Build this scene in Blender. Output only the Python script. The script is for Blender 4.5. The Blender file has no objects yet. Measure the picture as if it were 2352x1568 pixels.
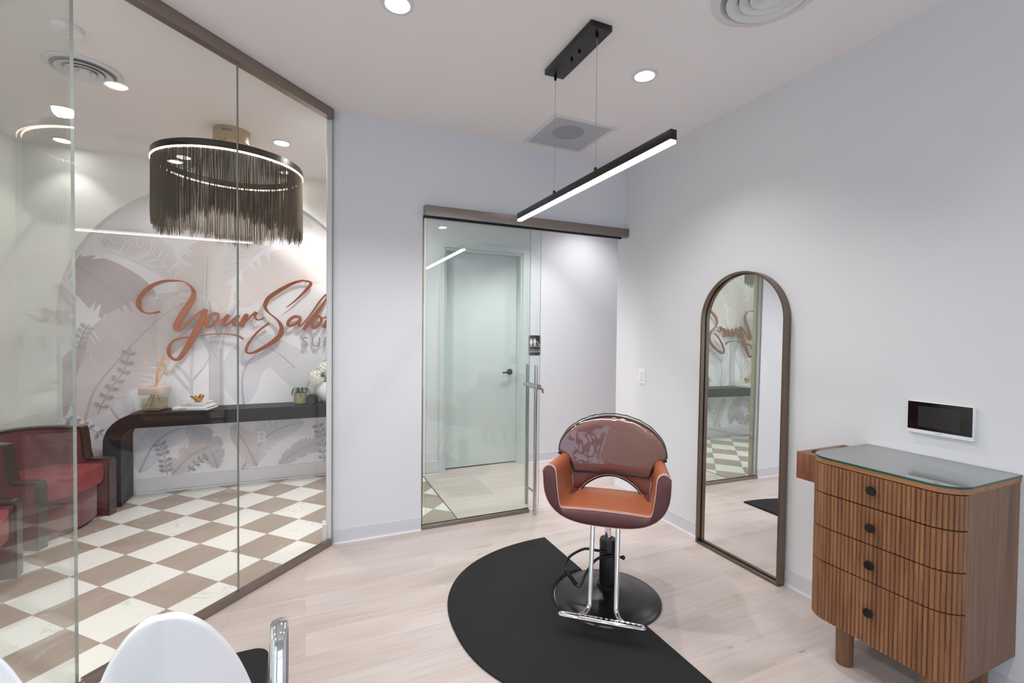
import bpy, bmesh, math, random
from mathutils import Vector, Matrix
random.seed(7)
C = bpy.context.scene.collection
PI = math.pi
H = 3.053          # ceiling height
RX = 2.675         # salon right wall
DY = 3.520         # door wall face
WY = 5.19          # lobby outer wall face
MY = 5.27          # recessed mural plane
HY = 4.87          # hallway wall face
BY = -2.6          # back wall
GX = -0.870        # glass running along y
LOGO=[('letter_y', [(-1.2201, 1.6757), (-1.2567, 1.6653), (-1.3065, 1.6579), (-1.3423, 1.6697), (-1.3689, 1.6992), (-1.3776, 1.7374), (-1.3685, 1.7926), (-1.3325, 1.8546), (-1.2873, 1.9008), (-1.2327, 1.9357), (-1.173, 1.9566), (-1.1174, 1.9624), (-1.0565, 1.9617), (-1.0139, 1.9452), (-0.9759, 1.9045), (-0.9579, 1.854), (-0.9715, 1.7964), (-1.0099, 1.7211), (-1.0481, 1.652), (-1.0766, 1.5948), (-1.098, 1.5379), (-1.084, 1.5098), (-1.058, 1.5214), (-1.0248, 1.5559), (-0.9769, 1.6109), (-0.9286, 1.6635), (-0.8653, 1.7054)], [0.0224, 0.015, 0.0105, 0.0164, 0.0262, 0.0374, 0.0344, 0.0344, 0.0314, 0.0284, 0.0239, 0.0179, 0.0112, 0.0105, 0.0209, 0.0359, 0.0478, 0.0553, 0.0568, 0.0538, 0.0493, 0.0374, 0.0299, 0.0254, 0.0224, 0.0194, 0.0224]), ('letter_y', [(-0.8604, 1.7084), (-0.88, 1.656), (-0.9143, 1.5691), (-0.9484, 1.4826), (-0.9871, 1.3967), (-1.0256, 1.3226), (-1.0589, 1.266), (-1.0873, 1.2369), (-1.1201, 1.2413), (-1.148, 1.2727), (-1.1571, 1.3179), (-1.1453, 1.3685), (-1.1101, 1.4136), (-1.0489, 1.4364), (-0.9966, 1.4423), (-0.9389, 1.4512), (-0.8561, 1.4672), (-0.7821, 1.4753), (-0.707, 1.4758), (-0.631, 1.4664), (-0.59, 1.453), (-0.5565, 1.4265)], [0.0284, 0.0449, 0.0553, 0.0553, 0.0538, 0.0464, 0.0389, 0.0284, 0.0224, 0.0254, 0.0254, 0.0224, 0.0209, 0.0194, 0.015, 0.0105, 0.0097, 0.0097, 0.0105, 0.0112, 0.0164, 0.0179]), ('letter_o', [(-0.7617, 1.6635), (-0.8064, 1.6648), (-0.8459, 1.6222), (-0.8647, 1.5699), (-0.8559, 1.5441), (-0.8264, 1.5474), (-0.7917, 1.5827), (-0.7678, 1.6238), (-0.7642, 1.6646)], [0.0254, 0.0299, 0.0329, 0.0329, 0.0299, 0.0269, 0.0269, 0.0254, 0.0209]), ('letter_o', [(-0.7768, 1.5975), (-0.7519, 1.6067), (-0.7268, 1.6188)], [0.0105, 0.009, 0.0105]), ('letter_u', [(-0.6763, 1.6609), (-0.7042, 1.6193), (-0.7294, 1.5721), (-0.7169, 1.5518), (-0.6816, 1.5729), (-0.6358, 1.6207), (-0.5948, 1.6599)], [0.0284, 0.0389, 0.0389, 0.0254, 0.0194, 0.0179, 0.0194]), ('letter_u', [(-0.5948, 1.6599), (-0.6205, 1.6151), (-0.6359, 1.5736), (-0.6155, 1.5592), (-0.5795, 1.5863), (-0.5536, 1.6105)], [0.0299, 0.0374, 0.0359, 0.0254, 0.0164, 0.0164]), ('letter_r', [(-0.5221, 1.6693), (-0.5482, 1.6224), (-0.5767, 1.5449)], [0.0344, 0.0434, 0.0419]), ('letter_r', [(-0.5689, 1.5627), (-0.5222, 1.614), (-0.4751, 1.6687), (-0.4435, 1.6892)], [0.0209, 0.0179, 0.0179, 0.0284]), ('letter_r', [(-0.4409, 1.6905), (-0.4567, 1.6542), (-0.4436, 1.6216), (-0.4145, 1.6161), (-0.3799, 1.6349)], [0.0314, 0.0254, 0.0179, 0.0135, 0.0164]), ('letter_s', [(-0.179, 1.7463), (-0.118, 1.7974), (-0.0563, 1.8614), (0.0003, 1.9258), (0.0414, 1.9837), (0.0373, 2.0084), (0.0059, 2.0192), (-0.0451, 2.0177), (-0.118, 1.9911), (-0.2011, 1.9399), (-0.283, 1.8815), (-0.3396, 1.829), (-0.3675, 1.7707), (-0.3612, 1.7227), (-0.3263, 1.6784), (-0.2722, 1.6311), (-0.2367, 1.583), (-0.2219, 1.5313), (-0.234, 1.4701), (-0.2831, 1.415), (-0.3533, 1.3604), (-0.428, 1.3156), (-0.486, 1.2902), (-0.5226, 1.2941), (-0.532, 1.3193), (-0.5147, 1.3788), (-0.4701, 1.4506), (-0.4172, 1.514), (-0.3693, 1.5567), (-0.329, 1.5845)], [0.0075, 0.0135, 0.0194, 0.0269, 0.0329, 0.0224, 0.015, 0.0209, 0.0284, 0.0344, 0.0374, 0.0389, 0.0374, 0.0269, 0.015, 0.0179, 0.0299, 0.0419, 0.0478, 0.0449, 0.0389, 0.0314, 0.0224, 0.0179, 0.0239, 0.0224, 0.0209, 0.0194, 0.0194, 0.0239]), ('letter_a', [(-0.0449, 1.642), (-0.0955, 1.6563), (-0.1457, 1.6245), (-0.1668, 1.5811), (-0.1457, 1.5599), (-0.0983, 1.5822), (-0.0505, 1.6326), (-0.0646, 1.5827), (-0.0533, 1.5612), (-0.0222, 1.5896)], [0.0269, 0.0299, 0.0314, 0.0299, 0.0254, 0.0224, 0.0239, 0.0299, 0.0224, 0.015]), ('letter_l', [(-0.0222, 1.5896), (0.0463, 1.6845), (0.127, 1.8122), (0.1795, 1.8771), (0.1959, 1.8873), (0.1972, 1.8589), (0.1621, 1.7882), (0.0982, 1.6921), (0.0234, 1.5966), (-0.0221, 1.5182)], [0.015, 0.0164, 0.0194, 0.0194, 0.0164, 0.0179, 0.0224, 0.0374, 0.0419, 0.0299]), ('letter_o_small', [(0.1389, 1.6585), (0.0866, 1.6573), (0.059, 1.5972), (0.0694, 1.5473), (0.1041, 1.5572), (0.1448, 1.6113), (0.1389, 1.6616)], [0.0284, 0.0329, 0.0344, 0.0329, 0.0284, 0.0284, 0.0254]), ('letter_n', [(0.1506, 1.6367), (0.2093, 1.6537), (0.1683, 1.5454)], [0.0105, 0.0254, 0.0419]), ('letter_n', [(0.18, 1.574), (0.233, 1.6383), (0.2924, 1.6778), (0.2747, 1.6073), (0.2927, 1.5694), (0.3467, 1.6022), (0.4073, 1.6419)], [0.0224, 0.0179, 0.0254, 0.0344, 0.0239, 0.0135, 0.009])]
TX=[-0.0065, 0.0961, 0.1815]
TZ=[1.4439, 1.3457]
LEAVES=[([(-0.5602, 0.7743), (-0.5672, 1.0758), (-0.4461, 1.2894), (-0.2521, 1.4199)], 0.188, 2, 0), ([(0.1147, 0.7376), (-0.0103, 1.0153), (-0.2126, 1.2431), (-0.465, 1.441)], 0.168, 2, 0), ([(-1.4591, 0.5448), (-1.6143, 0.8315), (-1.7195, 1.1079), (-1.7631, 1.3396)], 0.198, 2, 0), ([(-1.9048, 2.1318), (-1.6538, 1.9191), (-1.453, 1.7326), (-1.2929, 1.5577)], 0.237, 1, 1), ([(-1.7821, 0.7058), (-1.7112, 0.9723), (-1.5657, 1.2016), (-1.4068, 1.4171), (-1.2268, 1.6272), (-0.9548, 1.8313)], 0.316, 0, 1), ([(-0.8148, 1.5023), (-0.8639, 1.7518), (-0.8773, 2.0004), (-0.8308, 2.211), (-0.6684, 2.4125)], 0.227, 4, 1), ([(-0.6145, 1.7386), (-0.4454, 1.9811), (-0.252, 2.1661), (0.009, 2.3623)], 0.163, 4, 1), ([(-0.3302, 1.9434), (-0.0521, 2.0992), (0.3257, 2.0666), (0.6373, 1.895)], 0.099, 4, 0), ([(-0.7606, 1.6711), (-0.9556, 1.5629), (-1.1948, 1.3366)], 0.119, 0, 1), ([(-0.7056, 2.0098), (-0.5579, 2.3588), (-0.2519, 2.5594), (0.0706, 2.5916)], 0.148, 5, 0), ([(-1.1253, 1.9867), (-1.2574, 2.1795), (-1.4501, 2.283), (-1.6669, 2.2645)], 0.148, 5, 1), ([(-1.9437, 0.7357), (-1.912, 1.1132), (-1.7777, 1.3779)], 0.079, 1, 0), ([(-1.3967, 0.1988), (-1.2814, 0.4494), (-1.0967, 0.5772), (-0.8884, 0.5406)], 0.129, 2, 0), ([(-0.7821, 0.1718), (-0.8604, 0.4122), (-1.028, 0.6135)], 0.109, 3, 1), ([(-0.5798, 0.1366), (-0.4085, 0.3941), (-0.2523, 0.5138), (-0.01, 0.5725)], 0.129, 2, 1), ([(-0.2523, 0.1583), (-0.0509, 0.2863), (0.2428, 0.4072), (0.4167, 0.6276)], 0.089, 3, 1), ([(-0.4472, 0.157), (-0.5532, 0.4066), (-0.6534, 0.5868)], 0.089, 0, 0), ([(-1.1492, 0.1502), (-0.9943, 0.32), (-0.7634, 0.4248)], 0.099, 0, 1), ([(-0.0512, 0.7466), (0.0725, 1.0581), (0.3274, 1.3288), (0.6848, 1.4221)], 0.198, 2, 1), ([(0.4181, 0.1111), (0.5512, 0.4771), (0.8741, 0.8419), (1.2641, 1.0748)], 0.198, 0, 1)]
TRUNKS=[([(-0.7879, 0.7655), (-0.7872, 1.082), (-0.7865, 1.3766), (-0.768, 1.5869)], 0.119, 3), ([(-0.7797, 1.2082), (-0.9035, 1.4599), (-0.99, 1.6448)], 0.04, 3), ([(-0.7614, 1.3344), (-0.6992, 1.5881), (-0.6033, 1.8028)], 0.035, 2), ([(-0.885, 1.7511), (-0.8773, 2.0004), (-0.8697, 2.2081)], 0.025, 5), ([(-0.797, 1.4605), (-0.843, 1.6273), (-0.8673, 1.7932)], 0.069, 2), ([(-0.9856, 0.872), (-0.9918, 1.0876), (-0.9736, 1.3562)], 0.015, 2), ([(-0.9852, 1.0046), (-1.0605, 1.1307), (-1.1283, 1.1813)], 0.015, 2), ([(-0.9851, 1.0378), (-0.8867, 1.1682), (-0.851, 1.2512)], 0.015, 2), ([(-0.9854, 0.9218), (-1.0949, 1.0659), (-1.142, 1.1326)], 0.015, 2)]
SPRIGS=[([(-1.6913, 0.758), (-1.6136, 0.9487), (-1.5035, 1.1413), (-1.455, 1.338)], 7, 0.054, 3), ([(-1.1829, 0.1541), (-1.2057, 0.3202), (-1.2483, 0.479)], 6, 0.054, 3), ([(0.1791, 0.1266), (0.1575, 0.3681), (0.1066, 0.5554)], 6, 0.054, 3), ([(-1.9147, 0.7338), (-1.7973, 0.6684), (-1.6467, 0.5599)], 5, 0.044, 3), ([(-1.0295, 0.1573), (-0.9421, 0.2521), (-0.8536, 0.3062)], 4, 0.04, 3), ([(-1.8225, 1.3399), (-1.7921, 1.4544), (-1.7467, 1.5506)], 4, 0.054, 1)]


# ------------------------------------------------------------ materials
def sr(r, g, b):
    f = lambda v: (v/255/12.92) if v/255 <= .04045 else ((v/255+.055)/1.055)**2.4
    return (f(r), f(g), f(b), 1)
def new(name):
    m = bpy.data.materials.new(name); m.use_nodes = True
    n = m.node_tree; b = n.nodes['Principled BSDF']
    return m, n, b
def plain(name, col, rough=.5, metal=0, spec=.5, coat=0, bump=0, bscale=40, var=0, vscale=8):
    m, n, b = new(name)
    b.inputs['Base Color'].default_value = col
    b.inputs['Roughness'].default_value = rough
    b.inputs['Metallic'].default_value = metal
    b.inputs['Specular IOR Level'].default_value = spec
    b.inputs['Coat Weight'].default_value = coat
    tc = n.nodes.new('ShaderNodeTexCoord')
    if bump:
        t = n.nodes.new('ShaderNodeTexNoise'); t.inputs['Scale'].default_value = bscale; t.inputs['Detail'].default_value = 4
        n.links.new(tc.outputs['Object'], t.inputs['Vector'])
        u = n.nodes.new('ShaderNodeBump'); u.inputs['Strength'].default_value = bump; u.inputs['Distance'].default_value = .002
        n.links.new(t.outputs['Fac'], u.inputs['Height']); n.links.new(u.outputs['Normal'], b.inputs['Normal'])
    if var:
        t = n.nodes.new('ShaderNodeTexNoise'); t.inputs['Scale'].default_value = vscale; t.inputs['Detail'].default_value = 5
        n.links.new(tc.outputs['Object'], t.inputs['Vector'])
        mx = n.nodes.new('ShaderNodeMixRGB'); mx.inputs[1].default_value = tuple(c*(1-var) for c in col[:3])+(1,)
        mx.inputs[2].default_value = tuple(min(1, c*(1+var)) for c in col[:3])+(1,)
        n.links.new(t.outputs['Fac'], mx.inputs[0]); n.links.new(mx.outputs[0], b.inputs['Base Color'])
    return m
def emit(name, col, s):
    m, n, b = new(name)
    b.inputs['Base Color'].default_value = (.8, .8, .8, 1)
    b.inputs['Emission Color'].default_value = col; b.inputs['Emission Strength'].default_value = s
    return m
def thin_glass(name, tint, r0=.045, bump=0, gl=0.0, bscale=18, gain=1.0):
    """clear sheet: see-through plus a Schlick mirror layer, same on both faces"""
    m = bpy.data.materials.new(name); m.use_nodes = True; n = m.node_tree; n.nodes.clear()
    out = n.nodes.new('ShaderNodeOutputMaterial'); mix = n.nodes.new('ShaderNodeMixShader')
    tr = n.nodes.new('ShaderNodeBsdfTransparent'); tr.inputs[0].default_value = tint
    g = n.nodes.new('ShaderNodeBsdfGlossy'); g.inputs['Roughness'].default_value = gl
    geo = n.nodes.new('ShaderNodeNewGeometry')
    dot = n.nodes.new('ShaderNodeVectorMath'); dot.operation = 'DOT_PRODUCT'
    n.links.new(geo.outputs['Incoming'], dot.inputs[0])
    if bump:
        tc = n.nodes.new('ShaderNodeTexCoord'); t = n.nodes.new('ShaderNodeTexNoise')
        t.inputs['Scale'].default_value = bscale; t.inputs['Detail'].default_value = 2; t.inputs['Distortion'].default_value = .5
        n.links.new(tc.outputs['Object'], t.inputs['Vector'])
        u = n.nodes.new('ShaderNodeBump'); u.inputs['Strength'].default_value = bump; u.inputs['Distance'].default_value = .022
        n.links.new(t.outputs['Fac'], u.inputs['Height']); n.links.new(u.outputs['Normal'], g.inputs['Normal'])
        n.links.new(u.outputs['Normal'], dot.inputs[1])
    else:
        n.links.new(geo.outputs['Normal'], dot.inputs[1])
    a = n.nodes.new('ShaderNodeMath'); a.operation = 'ABSOLUTE'; n.links.new(dot.outputs['Value'], a.inputs[0])
    s = n.nodes.new('ShaderNodeMath'); s.operation = 'SUBTRACT'; s.use_clamp = True; s.inputs[0].default_value = 1; n.links.new(a.outputs[0], s.inputs[1])
    p = n.nodes.new('ShaderNodeMath'); p.operation = 'POWER'; p.inputs[1].default_value = 5; n.links.new(s.outputs[0], p.inputs[0])
    q = n.nodes.new('ShaderNodeMath'); q.operation = 'MULTIPLY_ADD'; q.use_clamp = True
    q.inputs[1].default_value = gain*(1-r0); q.inputs[2].default_value = r0; n.links.new(p.outputs[0], q.inputs[0])
    n.links.new(q.outputs[0], mix.inputs[0]); n.links.new(tr.outputs[0], mix.inputs[1]); n.links.new(g.outputs[0], mix.inputs[2])
    n.links.new(mix.outputs[0], out.inputs[0])
    return m
def wood_grain(name, c1, c2, axis='Z', scale=1.0, rough=.45):
    m, n, b = new(name); b.inputs['Roughness'].default_value = rough
    tc = n.nodes.new('ShaderNodeTexCoord'); mp = n.nodes.new('ShaderNodeMapping')
    s = {'Z': (26, 26, 1.3), 'Y': (26, 1.3, 26), 'X': (1.3, 26, 26)}[axis]
    mp.inputs['Scale'].default_value = tuple(v*scale for v in s)
    n.links.new(tc.outputs['Object'], mp.inputs['Vector'])
    t = n.nodes.new('ShaderNodeTexNoise'); t.inputs['Scale'].default_value = 1.6; t.inputs['Detail'].default_value = 8; t.inputs['Distortion'].default_value = .8
    n.links.new(mp.outputs[0], t.inputs['Vector'])
    r = n.nodes.new('ShaderNodeValToRGB'); r.color_ramp.elements[0].position = .3; r.color_ramp.elements[1].position = .72
    r.color_ramp.elements[0].color = c1; r.color_ramp.elements[1].color = c2
    n.links.new(t.outputs['Fac'], r.inputs[0]); n.links.new(r.outputs[0], b.inputs['Base Color'])
    u = n.nodes.new('ShaderNodeBump'); u.inputs['Strength'].default_value = .15; u.inputs['Distance'].default_value = .001
    n.links.new(t.outputs['Fac'], u.inputs['Height']); n.links.new(u.outputs['Normal'], b.inputs['Normal'])
    return m
def plank_floor():
    m, n, b = new('pale_oak_planks'); b.inputs['Roughness'].default_value = .42
    tc = n.nodes.new('ShaderNodeTexCoord')
    br = n.nodes.new('ShaderNodeTexBrick'); br.offset = .37; br.offset_frequency = 2
    br.inputs['Color1'].default_value = (0, 0, 0, 1); br.inputs['Color2'].default_value = (1, 1, 1, 1)
    br.inputs['Mortar'].default_value = (.5, .5, .5, 1); br.inputs['Scale'].default_value = 1
    br.inputs['Mortar Size'].default_value = .0009; br.inputs['Brick Width'].default_value = 1.22; br.inputs['Row Height'].default_value = .18
    n.links.new(tc.outputs['Object'], br.inputs['Vector'])
    # grain, shifted per board
    def noise(scl, sc, det, dis):
        mp = n.nodes.new('ShaderNodeMapping'); mp.inputs['Scale'].default_value = scl; n.links.new(ad.outputs[0], mp.inputs['Vector'])
        t = n.nodes.new('ShaderNodeTexNoise'); t.inputs['Scale'].default_value = sc; t.inputs['Detail'].default_value = det; t.inputs['Distortion'].default_value = dis
        n.links.new(mp.outputs[0], t.inputs['Vector']); return t
    def ramp(t, *st):
        r = n.nodes.new('ShaderNodeValToRGB'); e = r.color_ramp.elements
        e[0].position, e[0].color = st[0]; e[1].position, e[1].color = st[-1]
        for p_, c_ in st[1:-1]: x = e.new(p_); x.color = c_
        n.links.new(t.outputs['Fac'], r.inputs[0]); return r
    ad = n.nodes.new('ShaderNodeVectorMath'); ad.operation = 'MULTIPLY_ADD'; ad.inputs[1].default_value = (7.3, 3.1, 0)
    n.links.new(br.outputs['Color'], ad.inputs[0]); n.links.new(tc.outputs['Object'], ad.inputs[2])
    soft = ramp(noise((.8, 3.4, 1), 1.5, 3, .3), (.28, sr(184, 175, 172)), (.42, sr(197, 184, 178)), (.56, sr(204, 192, 190)), (.72, sr(208, 199, 197)))
    fine = ramp(noise((1.4, 26, 1), 1.6, 8, .35), (.25, (.84, .82, .81, 1)), (.5, (.955, .95, .945, 1)), (.75, (1, 1, 1, 1)))
    r = n.nodes.new('ShaderNodeMixRGB'); r.blend_type = 'MULTIPLY'; r.inputs[0].default_value = 1
    n.links.new(soft.outputs[0], r.inputs[1]); n.links.new(fine.outputs[0], r.inputs[2])
    # board to board tone
    mx = n.nodes.new('ShaderNodeMixRGB'); mx.blend_type = 'MULTIPLY'; mx.inputs[0].default_value = 1
    r2 = n.nodes.new('ShaderNodeValToRGB'); r2.color_ramp.elements[0].color = (.885, .875, .87, 1); r2.color_ramp.elements[1].color = (.95, .945, .94, 1)
    n.links.new(br.outputs['Color'], r2.inputs[0]); n.links.new(r.outputs[0], mx.inputs[1]); n.links.new(r2.outputs[0], mx.inputs[2])
    # knots
    mp2 = n.nodes.new('ShaderNodeMapping'); mp2.inputs['Scale'].default_value = (1.0, 3.8, 1)
    n.links.new(tc.outputs['Object'], mp2.inputs['Vector'])
    v = n.nodes.new('ShaderNodeTexVoronoi'); v.inputs['Scale'].default_value = 2.3
    n.links.new(mp2.outputs[0], v.inputs['Vector'])
    r3 = n.nodes.new('ShaderNodeValToRGB'); r3.color_ramp.elements[0].position = .02; r3.color_ramp.elements[0].color = (.42, .38, .36, 1)
    r3.color_ramp.elements[1].position = .085; r3.color_ramp.elements[1].color = (1, 1, 1, 1)
    n.links.new(v.outputs['Distance'], r3.inputs[0])
    mx2 = n.nodes.new('ShaderNodeMixRGB'); mx2.blend_type = 'MULTIPLY'; mx2.inputs[0].default_value = .75
    n.links.new(mx.outputs[0], mx2.inputs[1]); n.links.new(r3.outputs[0], mx2.inputs[2])
    mx3 = n.nodes.new('ShaderNodeMixRGB'); mx3.inputs[2].default_value = sr(150, 136, 128)
    mm = n.nodes.new('ShaderNodeMath'); mm.operation = 'MULTIPLY'; mm.inputs[1].default_value = .35
    n.links.new(br.outputs['Fac'], mm.inputs[0]); n.links.new(mm.outputs[0], mx3.inputs[0]); n.links.new(mx2.outputs[0], mx3.inputs[1])
    n.links.new(mx3.outputs[0], b.inputs['Base Color'])
    return m
def tile_floor():
    m, n, b = new('marble_checker_tiles'); b.inputs['Roughness'].default_value = .3
    tc = n.nodes.new('ShaderNodeTexCoord'); sp = n.nodes.new('ShaderNodeSeparateXYZ'); n.links.new(tc.outputs['Object'], sp.inputs[0])
    def M(op, a, bb, clamp=False):
        q = n.nodes.new('ShaderNodeMath'); q.operation = op; q.use_clamp = clamp
        for i, v in enumerate((a, bb)):
            if v is None: continue
            if isinstance(v, (int, float)): q.inputs[i].default_value = v
            else: n.links.new(v, q.inputs[i])
        return q.outputs[0]
    S = .3; u0, v0 = 1.962, 3.230; r2 = math.sqrt(.5)
    u = M('DIVIDE', M('SUBTRACT', M('MULTIPLY', M('ADD', sp.outputs[0], sp.outputs[1]), r2), u0), S)
    v = M('DIVIDE', M('SUBTRACT', M('MULTIPLY', M('SUBTRACT', sp.outputs[1], sp.outputs[0]), r2), v0), S*.985)
    fu, fv = M('FLOOR', u, None), M('FLOOR', v, None)
    par = M('FLOORED_MODULO', M('ADD', fu, fv), 2) if False else M('ABSOLUTE', M('MODULO', M('ADD', fu, fv), 2), None)
    # veins, different in each tile
    cm = n.nodes.new('ShaderNodeCombineXYZ'); n.links.new(M('ADD', u, M('MULTIPLY', fu, 3.7)), cm.inputs[0]); n.links.new(M('ADD', v, M('MULTIPLY', fv, 5.3)), cm.inputs[1])
    t = n.nodes.new('ShaderNodeTexNoise'); t.inputs['Scale'].default_value = 1.1; t.inputs['Detail'].default_value = 6; t.inputs['Distortion'].default_value = 1.5
    n.links.new(cm.outputs[0], t.inputs['Vector'])
    ve = n.nodes.new('ShaderNodeValToRGB'); e = ve.color_ramp.elements; e[0].position = .485; e[0].color = (0, 0, 0, 1); e[1].position = .515; e[1].color = (0, 0, 0, 1)
    x = e.new(.5); x.color = (1, 1, 1, 1)
    n.links.new(t.outputs['Fac'], ve.inputs[0])
    t2 = n.nodes.new('ShaderNodeTexNoise'); t2.inputs['Scale'].default_value = .8; n.links.new(cm.outputs[0], t2.inputs['Vector'])
    cl = M('MULTIPLY', M('SUBTRACT', t2.outputs['Fac'], .47, True), 6, True)
    vein = M('MULTIPLY', ve.outputs[0], cl)
    def mixc(a, bb, f):
        q = n.nodes.new('ShaderNodeMixRGB')
        for i, v_ in ((1, a), (2, bb), (0, f)):
            if isinstance(v_, tuple): q.inputs[i].default_value = v_
            elif isinstance(v_, float): q.inputs[i].default_value = v_
            else: n.links.new(v_, q.inputs[i])
        return q.outputs[0]
    wht = mixc(sr(212, 212, 208), sr(160, 158, 156), M('MULTIPLY', vein, .55))
    brn = mixc(mixc(sr(140, 127, 117), sr(160, 146, 136), t.outputs['Fac']), sr(196, 182, 170), M('MULTIPLY', vein, .6))
    col = mixc(wht, brn, par)
    g = .008
    du = M('SUBTRACT', .5, M('ABSOLUTE', M('SUBTRACT', M('SUBTRACT', u, fu), .5), None))
    dv = M('SUBTRACT', .5, M('ABSOLUTE', M('SUBTRACT', M('SUBTRACT', v, fv), .5), None))
    gr = M('LESS_THAN', M('MINIMUM', du, dv), g*.6)
    col = mixc(col, sr(150, 138, 126), gr)
    n.links.new(col, b.inputs['Base Color'])
    return m
WALL = plain('white_wall_paint', sr(216, 217, 222), .6, bump=.05, bscale=300)
WALL_L = plain('lobby_wall_paint', sr(232, 232, 226), .6, bump=.05, bscale=300)
CEIL = plain('ceiling_paint', sr(232, 227, 227), .8)
TRIM = plain('white_trim_paint', sr(218, 218, 222), .4)
BASE = plain('grey_vinyl_cove', sr(205, 205, 213), .5)
BRONZE = plain('brushed_bronze', sr(128, 112, 98), .28, 1)
NICKEL = plain('warm_nickel_rail', sr(150, 140, 134), .33, 1)
STEEL = plain('brushed_steel', sr(190, 190, 192), .22, 1)
CHROME = plain('chrome', sr(225, 225, 228), .06, 1)
BLACK = plain('black_powder_coat', sr(22, 22, 23), .4)
SATIN = plain('satin_black', sr(14, 14, 15), .3)
RUBBER = plain('black_rubber', sr(27, 27, 29), .7, spec=.25, bump=.2, bscale=200, var=.12, vscale=5)
CONS = plain('black_stained_oak', sr(14, 14, 16), .5, spec=.35, bump=.2, bscale=60)
TAN = plain('tan_leather', sr(152, 84, 50), .5, bump=.25, bscale=220, var=.1, vscale=9)
MAROON = plain('maroon_leather', sr(88, 48, 50), .5, bump=.25, bscale=220)
BROWNRED = plain('red_brown_leather', sr(112, 64, 56), .5, bump=.25, bscale=220)
STITCH = plain('cream_thread', sr(220, 196, 190), .7)
WINE = plain('wine_red_velvet', sr(100, 26, 36), .75, bump=.3, bscale=300); WINE.node_tree.nodes['Principled BSDF'].inputs['Sheen Weight'].default_value = .5
DKWOOD = plain('dark_walnut_edge', sr(62, 46, 40), .3, coat=.4)
WHITEP = plain('glossy_white_plastic', sr(246, 247, 251), .12, coat=.8)
WPLAST = plain('white_plastic', sr(232, 232, 234), .35)
VENT = plain('vent_white', sr(212, 212, 214), .45)
SPEAKM = plain('grille_grey', sr(158, 160, 164), .6)
COPPER = plain('brushed_copper', sr(158, 88, 56), .34, .9, coat=.25)
CHAMP = plain('champagne_metal', sr(182, 166, 140), .35, .8)
FRINGE = plain('bronze_fringe', sr(88, 76, 60), .35, .3)
WALNUT = wood_grain('walnut_veneer', sr(98, 68, 48), sr(134, 98, 72), 'Z')
WALNUT_D = wood_grain('walnut_reeded', sr(106, 68, 44), sr(150, 104, 70), 'Z', 1.2)
REEDM = plain('rattan_reed', sr(226, 180, 146), .6)
BLOCK = wood_grain('pale_wood_cap', sr(186, 164, 154), sr(214, 194, 184), 'X', 1.0)
MIRROR = plain('silvered_mirror', (.93, .94, .94, 1), 0.0, 1)
SCREEN = plain('screen_glass', sr(8, 8, 10), .06, coat=.5)
LCD = plain('lcd_panel', sr(44, 44, 46), .12)
LED = emit('led_white', (1, .96, .93, 1), 9)
LEDW = emit('led_warm', (1, .78, .55, 1), 13)
LAMP = emit('downlight_lens', (1, .98, .95, 1), 24)
GLASS = thin_glass('clear_glass', (.984, .988, .980, 1), .036)
GLASS_G = thin_glass('green_glass', (.955, .978, .964, 1), .042)
GEDGE = plain('glass_edge', sr(148, 152, 146), .2)
GEDGE2 = plain('green_glass_edge', sr(20, 78, 66), .15)
TABLEG = thin_glass('table_glass', (.78, .84, .82, 1), .48, gain=1.0)
GREYL = plain('satin_grey_metal', sr(168, 160, 158), .35, .7)
VINYL = thin_glass('clear_vinyl', (.95, .94, .94, 1), .085, bump=.9, bscale=6, gl=.012)
GREEN = plain('leaf_green', sr(86, 112, 74), .5, var=.3, vscale=30)
PETAL = plain('white_petal', sr(240, 240, 232), .6)
PAPER = plain('book_paper', sr(228, 226, 220), .7)
BOOKW = plain('white_book_cover', sr(222, 222, 224), .4)
BOOKG = plain('pale_grey_cover', sr(200, 200, 202), .4)
INK = plain('black_ink', sr(30, 30, 34), .5)
INKG = plain('grey_ink', sr(140, 140, 144), .5)
GOLD = plain('polished_gold', sr(206, 160, 104), .12, 1)
KHAKI = plain('khaki_glass_pot', sr(150, 142, 104), .2, coat=.5)
CERAM = plain('white_ceramic', sr(226, 226, 230), .25)
SIGN = plain('charcoal_sign', sr(38, 40, 46), .4)
DOORP = plain('door_paint', sr(206, 212, 214), .35)
AMBER = thin_glass('amber_liquid', (.90, .86, .74, 1), .03)

# ------------------------------------------------------------ mesh helpers
def obj(name, bm, mats, parent=None, smooth=False, loc=None):
    me = bpy.data.meshes.new(name)
    if smooth:
        for f in bm.faces: f.smooth = True
    bmesh.ops.recalc_face_normals(bm, faces=bm.faces)
    bm.to_mesh(me); bm.free()
    for m in (mats if isinstance(mats, (list, tuple)) else [mats]): me.materials.append(m)
    if smooth == 'auto':
        try: me.set_sharp_from_angle(angle=math.radians(38))
        except Exception: pass
    o = bpy.data.objects.new(name, me); C.objects.link(o)
    if parent: o.parent = parent
    if loc: o.location = loc
    return o
def thing(name, label, cat, loc=(0, 0, 0), rz=0, group=None):
    o = bpy.data.objects.new(name, None); C.objects.link(o); o.location = loc; o.rotation_euler = (0, 0, rz)
    o.empty_display_size = .05
    return tag(o, label, cat, group)
def tag(o, label, cat, group=None):
    o['label'] = label; o['category'] = cat
    if group: o['group'] = group
    return o
def struct(o):
    o['kind'] = 'structure'; return o
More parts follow.
